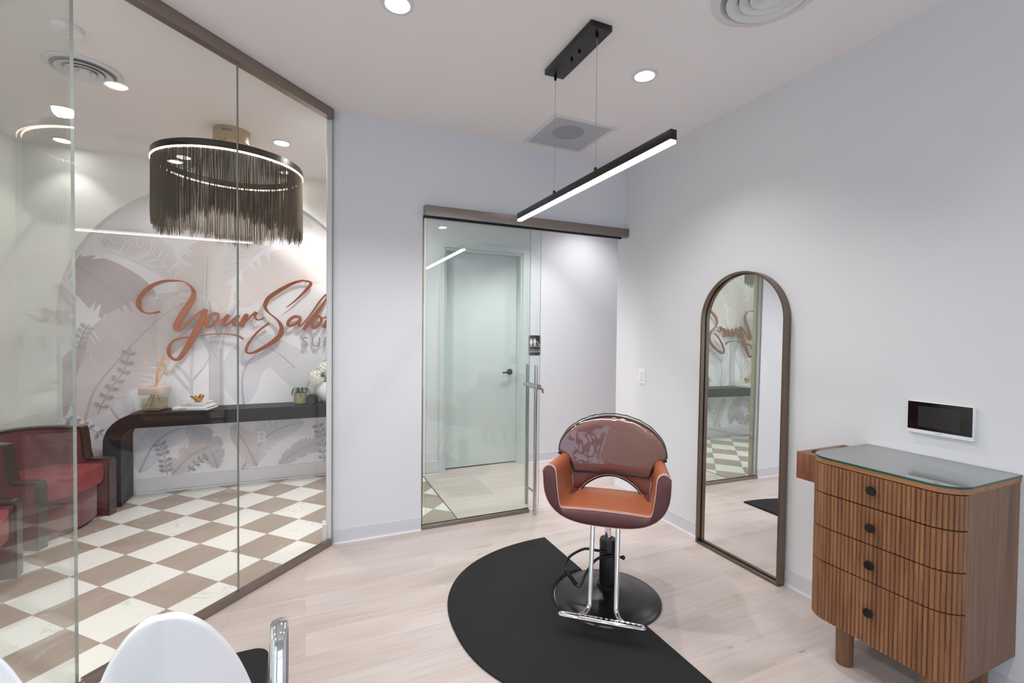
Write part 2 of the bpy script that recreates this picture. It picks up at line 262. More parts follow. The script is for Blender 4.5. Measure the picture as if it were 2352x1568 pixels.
def box(bm, x0, x1, y0, y1, z0, z1, bev=0, mi=0, M=None):
    vs = [bm.verts.new((x, y, z)) for x in (x0, x1) for y in (y0, y1) for z in (z0, z1)]
    fs = [bm.faces.new([vs[i] for i in q]) for q in ((0, 1, 3, 2), (4, 6, 7, 5), (0, 4, 5, 1), (2, 3, 7, 6), (0, 2, 6, 4), (1, 5, 7, 3))]
    for f in fs: f.material_index = mi
    if M is not None: bmesh.ops.transform(bm, matrix=M, verts=vs)
    if bev:
        es = list({e for f in fs for e in f.edges})
        r = bmesh.ops.bevel(bm, geom=es, offset=bev, segments=3, profile=.5, affect='EDGES')
        for f in r['faces']: f.material_index = mi
    return fs
def bx(name, dims, mat, parent=None, bev=0, **k):
    bm = bmesh.new(); box(bm, *dims, bev=bev)
    return obj(name, bm, mat, parent, smooth='auto' if bev else False, **k)
def prism(bm, pts, z0, z1, mi=0, M=None, caps=True):
    a = [bm.verts.new((x, y, z0)) for x, y in pts]; b = [bm.verts.new((x, y, z1)) for x, y in pts]
    n = len(pts); fs = []
    if caps: fs += [bm.faces.new(a[::-1]), bm.faces.new(b)]
    for i in range(n): fs.append(bm.faces.new((a[i], a[(i+1) % n], b[(i+1) % n], b[i])))
    for f in fs: f.material_index = mi
    if M is not None: bmesh.ops.transform(bm, matrix=M, verts=a+b)
    return fs
def lathe(bm, prof, seg=48, mi=0, M=None, close=False):
    rings = []
    for r, z in prof:
        rings.append([bm.verts.new((r*math.cos(2*PI*i/seg), r*math.sin(2*PI*i/seg), z)) for i in range(seg)] if r > 1e-6 else [bm.verts.new((0, 0, z))])
    allv = [v for q in rings for v in q]
    pr = list(zip(rings, rings[1:])) + ([(rings[-1], rings[0])] if close else [])
    for a, b in pr:
        for i in range(seg):
            j = (i+1) % seg
            if len(a) == 1 and len(b) == 1: continue
            if len(a) == 1: f = bm.faces.new((a[0], b[i], b[j]))
            elif len(b) == 1: f = bm.faces.new((a[i], a[j], b[0]))
            else: f = bm.faces.new((a[i], a[j], b[j], b[i]))
            f.material_index = mi
    if M is not None: bmesh.ops.transform(bm, matrix=M, verts=allv)
def catmull(P, n=6, closed=False):
    P = [Vector(p) for p in P]; out = []; L = len(P)
    rng = range(L if closed else L-1)
    for i in rng:
        g = (lambda k: P[k % L]) if closed else (lambda k: P[max(0, min(L-1, k))])
        p0, p1, p2, p3 = g(i-1), g(i), g(i+1), g(i+2)
        for s in range(n):
            t = s/n
            out.append(.5*((2*p1)+(p2-p0)*t+(2*p0-5*p1+4*p2-p3)*t*t+(3*p1-p0-3*p2+p3)*t**3))
    if not closed: out.append(P[-1].copy())
    return out
def tube(bm, pts, r, seg=10, closed=False, mi=0, sy=1.0, up=None):
    pts = [Vector(p) for p in pts]; N = len(pts)
    rr = r if isinstance(r, (list, tuple)) else [r]*N
    T = []
    for i in range(N):
        a = pts[(i-1) % N] if closed or i else pts[0]; b = pts[(i+1) % N] if closed or i < N-1 else pts[-1]
        T.append((b-a).normalized())
    nrm = Vector(up) if up else (Vector((0, 0, 1)) if abs(T[0].z) < .9 else Vector((1, 0, 0)))
    rings = []
    for i in range(N):
        if up: nrm = Vector(up)
        nrm = (nrm - T[i]*nrm.dot(T[i])).normalized(); bn = T[i].cross(nrm)
        rings.append([bm.verts.new(pts[i]+(nrm*math.cos(2*PI*k/seg)*rr[i]*sy+bn*math.sin(2*PI*k/seg)*rr[i])) for k in range(seg)])
    m = N if closed else N-1
    for i in range(m):
        a, b = rings[i], rings[(i+1) % N]
        for k in range(seg):
            f = bm.faces.new((a[k], a[(k+1) % seg], b[(k+1) % seg], b[k])); f.material_index = mi; f.smooth = True
    if not closed:
        for q in (rings[0][::-1], rings[-1]):
            f = bm.faces.new(q); f.material_index = mi
def tb(name, pts, r, mat, parent=None, **k):
    bm = bmesh.new(); tube(bm, pts, r, **k); return obj(name, bm, mat, parent, smooth='auto')
def grid(bm, rows, closed=False, mi=0):
    V = [[bm.verts.new(p) for p in r] for r in rows]
    for a, b in zip(V, V[1:]):
        n = len(a)
        for i in range(n if closed else n-1):
            f = bm.faces.new((a[i], a[(i+1) % n], b[(i+1) % n], b[i])); f.material_index = mi if isinstance(mi, int) else 0
    return V
def text(name, s, size, mat, parent, M, ext=.002, align='CENTER'):
    cu = bpy.data.curves.new(name, 'FONT'); cu.body = s; cu.size = size; cu.extrude = ext; cu.align_x = align; cu.align_y = 'CENTER'
    o = bpy.data.objects.new(name, cu); C.objects.link(o)
    dg = bpy.context.evaluated_depsgraph_get(); me = bpy.data.meshes.new_from_object(o.evaluated_get(dg))
    bpy.data.objects.remove(o); me.materials.clear(); me.materials.append(mat); me.transform(M)
    r = bpy.data.objects.new(name, me); C.objects.link(r); r.parent = parent
    return r
def copy_tree(o, parent=None):
    c = o.copy(); C.objects.link(c); c.parent = parent
    for ch in list(o.children): copy_tree(ch, c)
    return c
def rounded(x0, x1, y0, y1, r, n=8):
    P = []
    for cx, cy, a in ((x1-r, y1-r, 0), (x0+r, y1-r, 90), (x0+r, y0+r, 180), (x1-r, y0+r, 270)):
        for i in range(n+1):
            t = math.radians(a+90*i/n); P.append((cx+r*math.cos(t), cy+r*math.sin(t)))
    return P
XZ = lambda y: Matrix(((1, 0, 0, 0), (0, 0, -1, y), (0, 1, 0, 0), (0, 0, 0, 1)))      # local xy -> world xz, +z local -> -y (toward the viewer)
FR = Matrix(((0, 0, -1, 0), (-1, 0, 0, 0), (0, 1, 0, 0), (0, 0, 0, 1)))                # local x -> -y, y -> z, z -> -x (right wall)

# ------------------------------------------------------------ setting
def poly(name, pts, z, mat, up=True):
    bm = bmesh.new(); vs = [bm.verts.new((x, y, z)) for x, y in (pts if up else pts[::-1])]
    f = bm.faces.new(vs); r = bmesh.ops.extrude_face_region(bm, geom=[f])
    bmesh.ops.translate(bm, verts=[v for v in r['geom'] if isinstance(v, bmesh.types.BMVert)], vec=(0, 0, -.05 if up else .05))
    return struct(obj(name, bm, mat))
PL, TI = plank_floor(), tile_floor()
poly('floor', [(GX, BY), (RX+.12, BY), (RX+.12, 3.6), (4.3, 3.6), (4.3, 5.1), (1.125, 5.1), (1.125, 3.56), (.21, 3.56), (GX, 2.482)], 0, PL)
poly('floor', [(-2.25, BY), (GX, BY), (GX, 2.482), (.21, 3.56), (1.125, 3.56), (1.125, 5.1), (1.125, 5.4), (-2.25, 5.4)], 0, TI)
poly('ceiling', [(-2.3, BY-.1), (4.4, BY-.1), (4.4, 5.5), (-2.3, 5.5)], H, CEIL, False)
w = lambda n, d, m=WALL: struct(bx(n, d, m))
w('wall_right', (RX, RX+.12, BY, 3.62, 0, H))
w('wall_hall_side', (RX+.12, 4.3, 3.50, 3.62, 0, H))
w('wall_hall_end', (4.3, 4.4, 3.5, 5.1, 0, H))
w('wall_left', (-2.31, -2.19, BY, 5.5, 0, H), WALL_L)
# door wall: pier and header are one body
bm = bmesh.new()
prism(bm, [(.135, 3.545), (.185, 3.53), (.22, 3.52), (.807, 3.52), (.807, 3.62), (.135, 3.62)], 0, H)
struct(obj('wall_door', bm, WALL))
w('wall_header', (.807, RX, 3.52, 3.62, 2.40, H))
# hallway wall with the restroom door opening
bm = bmesh.new()
box(bm, .95, 1.35, HY, 5.4, 0, H); box(bm, 2.28, 4.3, HY, 5.0, 0, H); box(bm, 1.35, 2.28, HY, 5.0, 2.42, H)
box(bm, 1.35, 2.28, 5.02, 5.05, 0, 2.42)
struct(obj('wall_hall', bm, WALL))
# lobby feature wall with an arched recess
AC, AR, AZ = -.66, 1.28, 1.62
bm = bmesh.new()
out = [(AC-AR, 0)] + [(AC-AR*math.cos(PI*i/60), AZ+AR*math.sin(PI*i/60)) for i in range(61)] + [(AC+AR, 0)]
fr = []
def q4(a, b, c, d): bm.faces.new([bm.verts.new(p) for p in (a, b, c, d)])
q4((-2.19, WY, 0), (out[0][0], WY, 0), (out[1][0], WY, AZ), (-2.19, WY, AZ))
q4((out[-1][0], WY, 0), (.95, WY, 0), (.95, WY, AZ), (out[-1][0], WY, AZ))
q4((-2.19, WY, AZ), (out[1][0], WY, AZ), (out[1][0], WY, H), (-2.19, WY, H))
q4((out[-1][0], WY, AZ), (.95, WY, AZ), (.95, WY, H), (out[-1][0], WY, H))
for a, b in zip(out[1:-1], out[2:-1]): q4((a[0], WY, a[1]), (b[0], WY, b[1]), (b[0], WY, H), (a[0], WY, H))
for a, b in zip(out, out[1:]): q4((a[0], WY, a[1]), (b[0], WY, b[1]), (b[0], MY, b[1]), (a[0], MY, a[1]))
box(bm, -2.19, .95, MY+.001, MY+.1, 0, H)
bmesh.ops.remove_doubles(bm, verts=bm.verts, dist=1e-5)
struct(obj('wall_lobby', bm, WALL_L))

# painted mural filling the recess
def mm(name, c): return plain(name, c, .65, var=.07, vscale=3.5)
MU = [mm('mural_ground', sr(238, 237, 241)), mm('mural_pinkgrey', sr(217, 208, 208)), mm('mural_taupe', sr(199, 189, 190)),
      mm('mural_softgrey', sr(219, 219, 227)), mm('mural_grey', sr(203, 202, 209)), mm('mural_blush', sr(230, 220, 218)),
      mm('mural_mist', sr(229, 226, 226)), mm('mural_line', sr(186, 180, 185)), mm('mural_sprig', sr(170, 169, 178))]
CI = {0: 1, 1: 2, 2: 3, 3: 4, 4: 5, 5: 6, 6: 5}
bm = bmesh.new(); rnd = random.Random(11)
def inside(x, z):
    if z < AZ: return abs(x-AC) < AR-.004
    return math.hypot(x-AC, z-AZ) < AR-.004
LY = [MY-.0008]
def face2(pts, mi, dy=0):
    pts = [p for p in pts]
    vs = [bm.verts.new((x, LY[0]-dy, z)) for x, z in pts]
    f = bm.faces.new(vs); f.material_index = mi
pts = [(x, max(.0, z)) for x, z in out]
face2([(AC-AR, .12)]+out[1:-1]+[(AC+AR, .12)], 0)
def clampin(p):
    x, z = p[0], max(.135, p[1])
    if z > AZ:
        d = math.hypot(x-AC, z-AZ)
        if d > AR-.01: s = (AR-.01)/d; return (AC+(x-AC)*s, AZ+(z-AZ)*s)
    elif abs(x-AC) > AR-.01: return (AC+math.copysign(AR-.01, x-AC), z)
    return (x, z)
def ribbon(pts, w, mi, dy=.0):
    pts = [Vector((a, b)) for a, b in pts]
    n = len(pts); L, R = [], []
    for i, p in enumerate(pts):
        t = (pts[min(n-1, i+1)]-pts[max(0, i-1)]).normalized(); q = Vector((-t.y, t.x))
        ww = w[i] if isinstance(w, list) else w
        L.append(clampin(p+q*ww)); R.append(clampin(p-q*ww))
    for i in range(n-1):
        P = [L[i], L[i+1], R[i+1], R[i]]
        ar = sum(P[j][0]*P[(j+1) % 4][1]-P[(j+1) % 4][0]*P[j][1] for j in range(4))
        if abs(ar) > 1e-7: face2(P, mi, dy)
for pts, hw, ci, notch in LEAVES:
    LY[0] -= .00025
    mid = catmull(pts, 17); n = len(mid); body = []
    ws = []
    for i in range(n):
        t = i/(n-1); ws.append(hw*(math.sin(PI*min(1, t**.8*1.02)))**.62*(1 if t < .97 else .6)+.001)
    # two halves, each with its own torn edge
    for sgn in (-1, 1):
        e = []
        for i, p in enumerate(mid):
            tt = (mid[min(n-1, i+1)]-mid[max(0, i-1)]).normalized(); q = Vector((-tt.y, tt.x))*sgn
            k = ws[i]
            if notch and rnd.random() < .16: k *= rnd.uniform(.45, .75)
            e.append(clampin(p+q*k+tt*k*.45))
        m2 = [clampin(p) for p in mid]
        for i in range(n-1):
            P = [m2[i], m2[i+1], e[i+1], e[i]]
            ar = sum(P[j][0]*P[(j+1) % 4][1]-P[(j+1) % 4][0]*P[j][1] for j in range(4))
            if abs(ar) > 1e-7: face2(P, CI[ci])
        for i in range(2, n-2, 1):
            tt = (mid[i+1]-mid[i-1]).normalized(); q = Vector((-tt.y, tt.x))*sgn
            if rnd.random() < .8:
                k = ws[i]*rnd.uniform(.55, .9)
                ribbon([mid[i], mid[i]+q*k*.5+tt*k*.2, mid[i]+q*k+tt*k*.45], [.0022, .0016, .0005], min(7, CI[ci]+1) if CI[ci] > 4 else (2 if CI[ci] == 1 else 4 if CI[ci] == 3 else 7), .0001)
    ribbon(mid, [.009*(1-i/n)+.002 for i in range(n)], 5 if ci in (4, 5) else 7, .0002)
for pts, wd, ci in TRUNKS:
    LY[0] -= .00025
    m_ = catmull(pts, 6); ribbon(m_, wd/2, CI[ci]); ribbon([p+Vector((wd*.3, 0)) for p in m_], wd*.08, 7, .0001)
for pts, k, sz, ci in SPRIGS:
    LY[0] -= .00025
    m_ = catmull(pts, 8); ribbon(m_, .0035, 8)
    for j in range(k*2):
        i = int((j//2+1)/(k+1)*(len(m_)-1)); p = m_[i]; tt = (m_[min(len(m_)-1, i+1)]-m_[i-1]).normalized(); q = Vector((-tt.y, tt.x))*(1 if j % 2 else -1)
        d = (q+tt*.6).normalized()
        ribbon([p+d*sz*.15, p+d*sz*.5, p+d*sz*.85, p+d*sz*1.15], [.002, sz*.26, sz*.3, .002], 8 if ci == 3 else 2, .0001)
tag(obj('wall_mural', bm, MU), 'pale grey and blush painted mural of banana leaves filling the arched lobby recess', 'mural')

# baseboards (cove with a small toe)
def baseboard(name, pts, h=.1, side=1, mat=BASE, t=.006, toe=.016):
    bm = bmesh.new(); prof = [(0, 0), (toe, 0), (toe*.45, .010), (t, .022), (t, h), (0, h)]
    P = [Vector((x, y, 0)) for x, y in pts]; rows = []
    for i, p in enumerate(P):
        a = (P[i]-P[i-1]).normalized() if i else (P[1]-P[0]).normalized()
        b = (P[i+1]-P[i]).normalized() if i < len(P)-1 else a
        na, nb = Vector((-a.y, a.x, 0))*side, Vector((-b.y, b.x, 0))*side
        nn = (na+nb).normalized(); nn = nn/max(.3, nn.dot(na))
        rows.append([p+nn*u+Vector((0, 0, z)) for u, z in prof])
    V = grid(bm, rows, closed=True)
    bm.faces.new(V[0][::-1]); bm.faces.new(V[-1])
    return struct(obj(name, bm, mat))
baseboard('baseboard_right', [(RX, BY), (RX, 3.62)])
baseboard('baseboard_door', [(.185, 3.53), (.22, 3.52), (.807, 3.52)], side=-1)
baseboard('baseboard_hall', [(2.345, HY), (4.3, HY)], side=-1)
baseboard('baseboard_hall_left', [(.95, HY), (1.305, HY)], .14, side=-1, mat=TRIM, t=.014, toe=.014)
baseboard('baseboard_lobby_recess', [(AC-AR, MY), (AC+AR, MY)], .14, side=-1, mat=TRIM, t=.014, toe=.014)
baseboard('baseboard_lobby_outer', [(-2.19, WY), (AC-AR, WY)], .14, side=-1, mat=TRIM, t=.014, toe=.014)
baseboard('baseboard_left', [(-2.19, BY), (-2.19, WY)], .14, side=-1, mat=TRIM, t=.014, toe=.014)
struct(bx('baseboard_pier', (.11, .135, 3.535, 3.62, 0, .14), TRIM))
# brown transition strip between tile and wood in the hallway
struct(bx('trim_1', (1.12, 1.13, 3.62, HY, 0, .003), NICKEL))

# unseen back walls behind the camera; their windows are added to bring in daylight
def added_window_wall(x0, x1, wx0, wx1, z0, z1, n, idx, tagn):
    bm = bmesh.new()
    box(bm, x0, wx0, BY-.12, BY, 0, H); box(bm, wx1, x1, BY-.12, BY, 0, H)
    box(bm, wx0, wx1, BY-.12, BY, 0, z0); box(bm, wx0, wx1, BY-.12, BY, z1, H)
    struct(obj('wall_'+tagn, bm, WALL))
    wn = bpy.data.objects.new('window_%d' % idx, None); C.objects.link(wn); struct(wn)
    bm = bmesh.new()
    for i in range(n+1):
        x = wx0+(wx1-wx0)*i/n; box(bm, x-.025, x+.025, BY-.09, BY-.03, z0, z1)
    for z in (z0+.025, z1-.025, (z0+z1)*.5+.4): box(bm, wx0, wx1, BY-.09, BY-.03, z-.025, z+.025)
    obj('window_frame', bm, TRIM, wn)
    bm = bmesh.new(); box(bm, wx0, wx1, BY-.065, BY-.059, z0, z1); obj('pane', bm, GLASS, wn)
added_window_wall(GX, RX+.12, -.5, 2.3, .25, 2.15, 3, 1, 'back')
added_window_wall(-2.31, GX, -2.1, -1.0, .1, 2.6, 1, 2, 'lobby_back')

# ------------------------------------------------------------ glass partition
JN = [(.172, 3.524), (-.348, 3.004), (GX, 2.482)]
def pane(name, a, b, z0, z1, t, gm, em, gap=.0015):
    a, b = Vector((*a, 0)), Vector((*b, 0)); d = (b-a).normalized(); nrm = Vector((-d.y, d.x, 0))*t/2
    a2, b2 = a+d*gap, b-d*gap
    bm = bmesh.new(); P = [a2-nrm, b2-nrm, b2+nrm, a2+nrm]
    fs = prism(bm, [(p.x, p.y) for p in P], z0, z1)
    for i, f in enumerate(fs): f.material_index = 0 if i in (2, 4) else 1
    return obj(name, bm, [gm, em])
JE = (.160, 3.512)
def rail(name, a, b, z0, z1, wd, mat, par):
    a, b = Vector((*a, 0)), Vector((*b, 0)); d = (b-a).normalized(); q = Vector((-d.y, d.x, 0))*wd/2
    bm = bmesh.new(); prism(bm, [((p.x), (p.y)) for p in (a-q, b-q, b+q, a+q)], z0, z1)
    o = obj(name, bm, mat); o.parent = par; return o
t = thing('glass_partition', 'frameless clear glass partition with bronze rails between the salon and the lobby', 'glass partition')
pane('glass_panel', JN[0], JN[1], .035, 3.0, .012, GLASS, GEDGE).parent = t
pane('glass_panel', JN[1], JN[2], .035, 3.0, .012, GLASS, GEDGE).parent = t
rail('top_rail', JE, (GX+.012, 2.494), 2.985, H-.001, .05, NICKEL, t); rail('bottom_rail', JE, (GX+.012, 2.494), 0, .045, .03, NICKEL, t)
t = thing('glass_partition', 'reflective glass partition at the left edge, in front of the red armchairs', 'glass partition')
for y0_, y1_ in ((2.478, 1.0), (1.0, -.8), (-.8, BY)): pane('glass_panel', (GX, y0_), (GX, y1_), .035, 3.0, .012, GLASS_G, GEDGE).parent = t
rail('top_rail', (GX, 2.475), (GX, BY), 2.985, H-.001, .05, NICKEL, t); rail('bottom_rail', (GX, 2.475), (GX, BY), 0, .045, .03, NICKEL, t)

# ------------------------------------------------------------ glass door to the hallway
t = tag(bx('door_track', (.812, RX-.004, 3.455, 3.519, 2.388, 2.462), NICKEL, bev=.002), 'long brushed nickel sliding track box over the glass doorway', 'door track')
bx('seal', (.815, RX-.05, 3.50, 3.5185, 2.374, 2.387), SATIN, t)
t = thing('glass_door_sidelight', 'fixed greenish glass sidelight in the doorway standing on a nickel sill', 'glass panel', (.81, 3.5, 0))
bm = bmesh.new(); fs = prism(bm, [(.812, 3.527), (1.722, 3.527), (1.722, 3.537), (.812, 3.537)], .03, 2.40)
for i, f in enumerate(fs): f.material_index = 0 if i in (2, 4) else 1
bmesh.ops.translate(bm, verts=bm.verts, vec=(-.81, -3.5, 0)); obj('pane', bm, [GLASS_G, GEDGE], t)
bx('sill', (.0, .915, .008, .05, .0, .03), NICKEL, t, bev=.002)
bx('jamb_profile', (-.0025, .022, .075, .115, .0, 2.40), CHAMP, t)
t = thing('sliding_glass_door', 'frameless sliding glass door slid open, with tall steel bar handles', 'door', (.85, 3.555, 0))
bm = bmesh.new(); fs = prism(bm, [(.0, 0), (.985, 0), (.985, .010), (0, .010)], .022, 2.40)
for i, f in enumerate(fs): f.material_index = 0 if i in (2, 4) else 1
obj('pane', bm, [GLASS_G, GEDGE], t)
for yy in (-.105, .075):
    h_ = tb('handle', [(.905, yy, -.0 if yy < 0 else .03), (.905, yy, 1.245)], .0155, STEEL, t, seg=20) if yy > 0 else tb('handle', [(.895, yy, .012), (.895, yy, 1.245)], .0155, STEEL, t, seg=20)
    for z in (.185, 1.07):
        tb('standoff', [(.9, yy, z), (.9, 0, z)], .009 if z < .5 else .016, STEEL, h_, seg=16)
bm = bmesh.new(); tube(bm, [(.9, -.155, 1.07), (.9, .11, 1.07)], .021, seg=24); tube(bm, [(.9, -.15, 1.07), (.93, -.155, 1.05), (.935, -.155, 1.02)], [.014, .012, .009])
obj('lock_cylinder', bm, STEEL, t, smooth='auto')

# ------------------------------------------------------------ restroom door and sign
d = bpy.data.objects.new('door_1', None); C.objects.link(d); struct(d)
bm = bmesh.new(); z1 = 2.42
for x0, x1 in ((1.302, 1.352), (2.278, 2.345)): box(bm, x0, x1, HY-.018, HY-.0005, 0, z1)
box(bm, 1.302, 2.345, HY-.018, HY-.0005, z1, z1+.05)
box(bm, 1.352, 1.378, HY, 5.0, 0, z1-.026); box(bm, 2.252, 2.278, HY, 5.0, 0, z1-.026); box(bm, 1.352, 2.278, HY, 5.0, z1-.026, z1-.001)
obj('door_frame', bm, DOORP, d)
bx('door_leaf', (1.38, 2.25, 4.965, 5.005, .012, 2.392), DOORP, d)
bm = bmesh.new(); Mh = Matrix.Translation((2.165, 4.963, 1.06)) @ Matrix.Rotation(PI/2, 4, 'X')
lathe(bm, [(0, 0), (.034, 0), (.034, .008), (.013, .010), (.013, .05), (0, .05)], 32, M=Mh)
tube(bm, [(2.165, 4.918, 1.06), (2.06, 4.915, 1.055)], .010, seg=12)
obj('door_handle', bm, SATIN, d, smooth='auto')
t = thing('restroom_sign', 'charcoal restroom sign with white man, woman and wheelchair figures on the hallway wall', 'sign', (2.44, HY-.003, 1.37))
bm = bmesh.new(); prism(bm, rounded(-.076, .076, -.115, .115, .012), 0, .004, M=XZ(.003)); obj('plate', bm, SIGN, t)
def sm(name, fn, loc=(0, 0)):
    bm = bmesh.new(); fn(bm); bmesh.ops.transform(bm, matrix=XZ(-.001) @ Matrix.Translation((loc[0], loc[1], 0)), verts=bm.verts); return obj(name, bm, TRIM, t)
def circ(bm, r, cx=0, cy=0, a0=0, a1=360, rin=0, n=24):
    if rin:
        P = [(cx+r*math.cos(math.radians(a0+(a1-a0)*i/n)), cy+r*math.sin(math.radians(a0+(a1-a0)*i/n))) for i in range(n+1)]
        Q = [(cx+rin*math.cos(math.radians(a0+(a1-a0)*i/n)), cy+rin*math.sin(math.radians(a0+(a1-a0)*i/n))) for i in range(n+1)]
        for i in range(n): prism(bm, [P[i], P[i+1], Q[i+1], Q[i]], 0, .0018)
    else: prism(bm, [(cx+r*math.cos(2*PI*i/n), cy+r*math.sin(2*PI*i/n)) for i in range(n)], 0, .0018)
def man(bm):
    circ(bm, .0085, 0, .042); prism(bm, [(-.014, .032), (-.017, .028), (-.017, 0), (-.012, 0), (-.011, .022), (-.010, -.048), (-.002, -.048), (-.001, -.008), (.001, -.008), (.002, -.048), (.010, -.048), (.011, .022), (.012, 0), (.017, 0), (.017, .028), (.014, .032)], 0, .0018)
def woman(bm):
    circ(bm, .0085, 0, .042); prism(bm, [(-.011, .032), (-.014, .028), (-.020, .002), (-.015, .0), (-.010, .02), (-.016, -.016), (-.008, -.016), (-.008, -.048), (-.0015, -.048), (-.0015, -.016), (.0015, -.016), (.0015, -.048), (.008, -.048), (.008, -.016), (.016, -.016), (.010, .02), (.015, .0), (.020, .002), (.014, .028), (.011, .032)], 0, .0018)
def chairman(bm):
    circ(bm, .0065, -.004, .014); circ(bm, .0175, -.002, -.028, 120, 395, .0135)
    prism(bm, [(-.006, .006), (0, .006), (.001, -.010), (.014, -.010), (.022, -.032), (.028, -.029), (.027, -.024), (.024, -.024), (.017, -.006), (-.006, -.006)], 0, .0018)
sm('woman_symbol', woman, (-.048, .030)); sm('man_symbol', man, (0, .030)); sm('wheelchair_symbol', chairman, (.040, .024))
sm('divider', lambda b: prism(b, [(-.0255, -.016), (-.023, -.016), (-.023, .08), (-.0255, .08)], 0, .0018))
sm('rule', lambda b: prism(b, [(-.062, -.054), (.062, -.054), (.062, -.051), (-.062, -.051)], 0, .0018))
text('lettering', 'RESTROOM', .026, TRIM, t, XZ(-.0015) @ Matrix.Translation((0, -.076, 0)), .0006)

# ------------------------------------------------------------ copper lettering
t = thing('wall_lettering', 'raised copper script lettering reading Your Salon over grey capitals on the mural', 'sign', (0, MY, 0))
def stroke(bm, pts, ws, y0, y1):
    P = catmull([(x, 0, z) for x, z in pts], 8); W = catmull([(w_, 0, 0) for w_ in ws], 8)
    n = len(P); rows = []
    for i, p in enumerate(P):
        tt = (P[min(n-1, i+1)]-P[max(0, i-1)]).normalized(); q = Vector((-tt.z, 0, tt.x))*max(.0012, W[i].x/2)
        e_ = -.004*i/n; rows.append([p+q+Vector((0, y0+e_, 0)), p-q+Vector((0, y0+e_, 0)), p-q+Vector((0, y1+e_, 0)), p+q+Vector((0, y1+e_, 0))])
    V = grid(bm, rows, closed=True); bm.faces.new(V[0][::-1]); bm.faces.new(V[-1])
groups = {}
for nme, pts, ws in LOGO: groups.setdefault(nme, []).append((pts, ws))
for gi, (nme, L_) in enumerate(groups.items()):
    bm = bmesh.new()
    for k_, (pts, ws) in enumerate(L_):
        dy = .0004*k_
        stroke(bm, pts, ws, -.072-dy, -.056)
        for j in (len(pts)//5, len(pts)//2, len(pts)*4//5):
            tube(bm, [(pts[j][0], -.058, pts[j][1]), (pts[j][0], 0, pts[j][1])], .004, seg=8)
    obj(nme.replace('_small', ''), bm, COPPER, t)
xs = TX + [TX[2]+.125, TX[2]+.28]
hz = TZ[0]-TZ[1]; zc = (TZ[0]+TZ[1])/2
for ch_, x in zip('SUITE', xs):
    o = text('letter_'+ch_.lower(), ch_, hz/.70, GREYL, t, XZ(-.0) @ Matrix.Translation((x, zc, .045)), .010)

# ------------------------------------------------------------ console table and what stands on it
def arcp(cx, cz, r, a0, a1, n=12): return [(cx+r*math.cos(math.radians(a0+(a1-a0)*i/n)), cz+r*math.sin(math.radians(a0+(a1-a0)*i/n))) for i in range(n+1)]
TZT = .785; L0, L1, TH = -1.56, .57, .122
o_ = [(L0, 0)]+arcp(L0+.24, TZT-.24, .24, 180, 90)+arcp(L1-.24, TZT-.24, .24, 90, 0)+[(L1, 0)]
i_ = [(L1-TH, 0)]+arcp(L1-TH-.11, TZT-TH-.11, .11, 0, 90)+arcp(L0+TH+.11, TZT-TH-.11, .11, 90, 180)+[(L0+TH, 0)]
bm = bmesh.new(); fr_, bk_ = [], []
n = len(o_); ii = i_[::-1]
A_ = [[bm.verts.new((x, y, z)) for x, z in o_] for y in (4.95, 5.255)]; B_ = [[bm.verts.new((x, y, z)) for x, z in ii] for y in (4.95, 5.255)]
for i in range(n-1):
    for q in ((A_[0][i], A_[0][i+1], B_[0][i+1], B_[0][i]), (A_[1][i], B_[1][i], B_[1][i+1], A_[1][i+1]), (A_[0][i], A_[1][i], A_[1][i+1], A_[0][i+1]), (B_[0][i], B_[0][i+1], B_[1][i+1], B_[1][i])): bm.faces.new(q)
for i in (0, n-1): bm.faces.new((A_[0][i], B_[0][i], B_[1][i], A_[1][i]))
tag(obj('console_table', bm, CONS, smooth='auto'), 'long black waterfall console table with rounded corners under the mural', 'console table')

def at(name, lab, cat, x, y, z=TZT, rz=0): return thing(name, lab, cat, (x, y, z), rz)
# reed diffuser
t = at('reed_diffuser', 'square glass reed diffuser with pale wooden cap and reeds on the console', 'reed diffuser', -1.235, 5.10, rz=-.33)
S2 = .082
bm = bmesh.new(); box(bm, -S2, S2, -S2, S2, 0, .152, bev=.008); obj('glass_bottle', bm, thin_glass('bottle_glass', (.93, .95, .92, 1), .06), t, smooth='auto')
bx('oil', (-S2+.012, S2-.012, -S2+.012, S2-.012, .014, .118), AMBER, t, bev=.004)
bm = bmesh.new(); box(bm, -S2-.004, S2+.004, -S2-.004, S2+.004, .153, .215, bev=.003); obj('cap', bm, BLOCK, t, smooth='auto')
for j, (ax, ay) in enumerate([(-.62, .05), (-.58, -.06), (.12, .1), (.24, -.05), (.28, .12), (.42, 0), (.46, -.1), (.52, .1), (.78, 0), (.84, .08)]):
    b0 = Vector((-ax*.11, -ay*.2, .022)); dr = Vector((ax*.58, ay*.5, 1)).normalized()
    tb('reed', [b0, Vector((ax*.012, ay*.01, .216)), Vector((ax*.012, ay*.01, .216))+dr*(.265+.012*(j % 3))], .003, REEDM, t, seg=6)
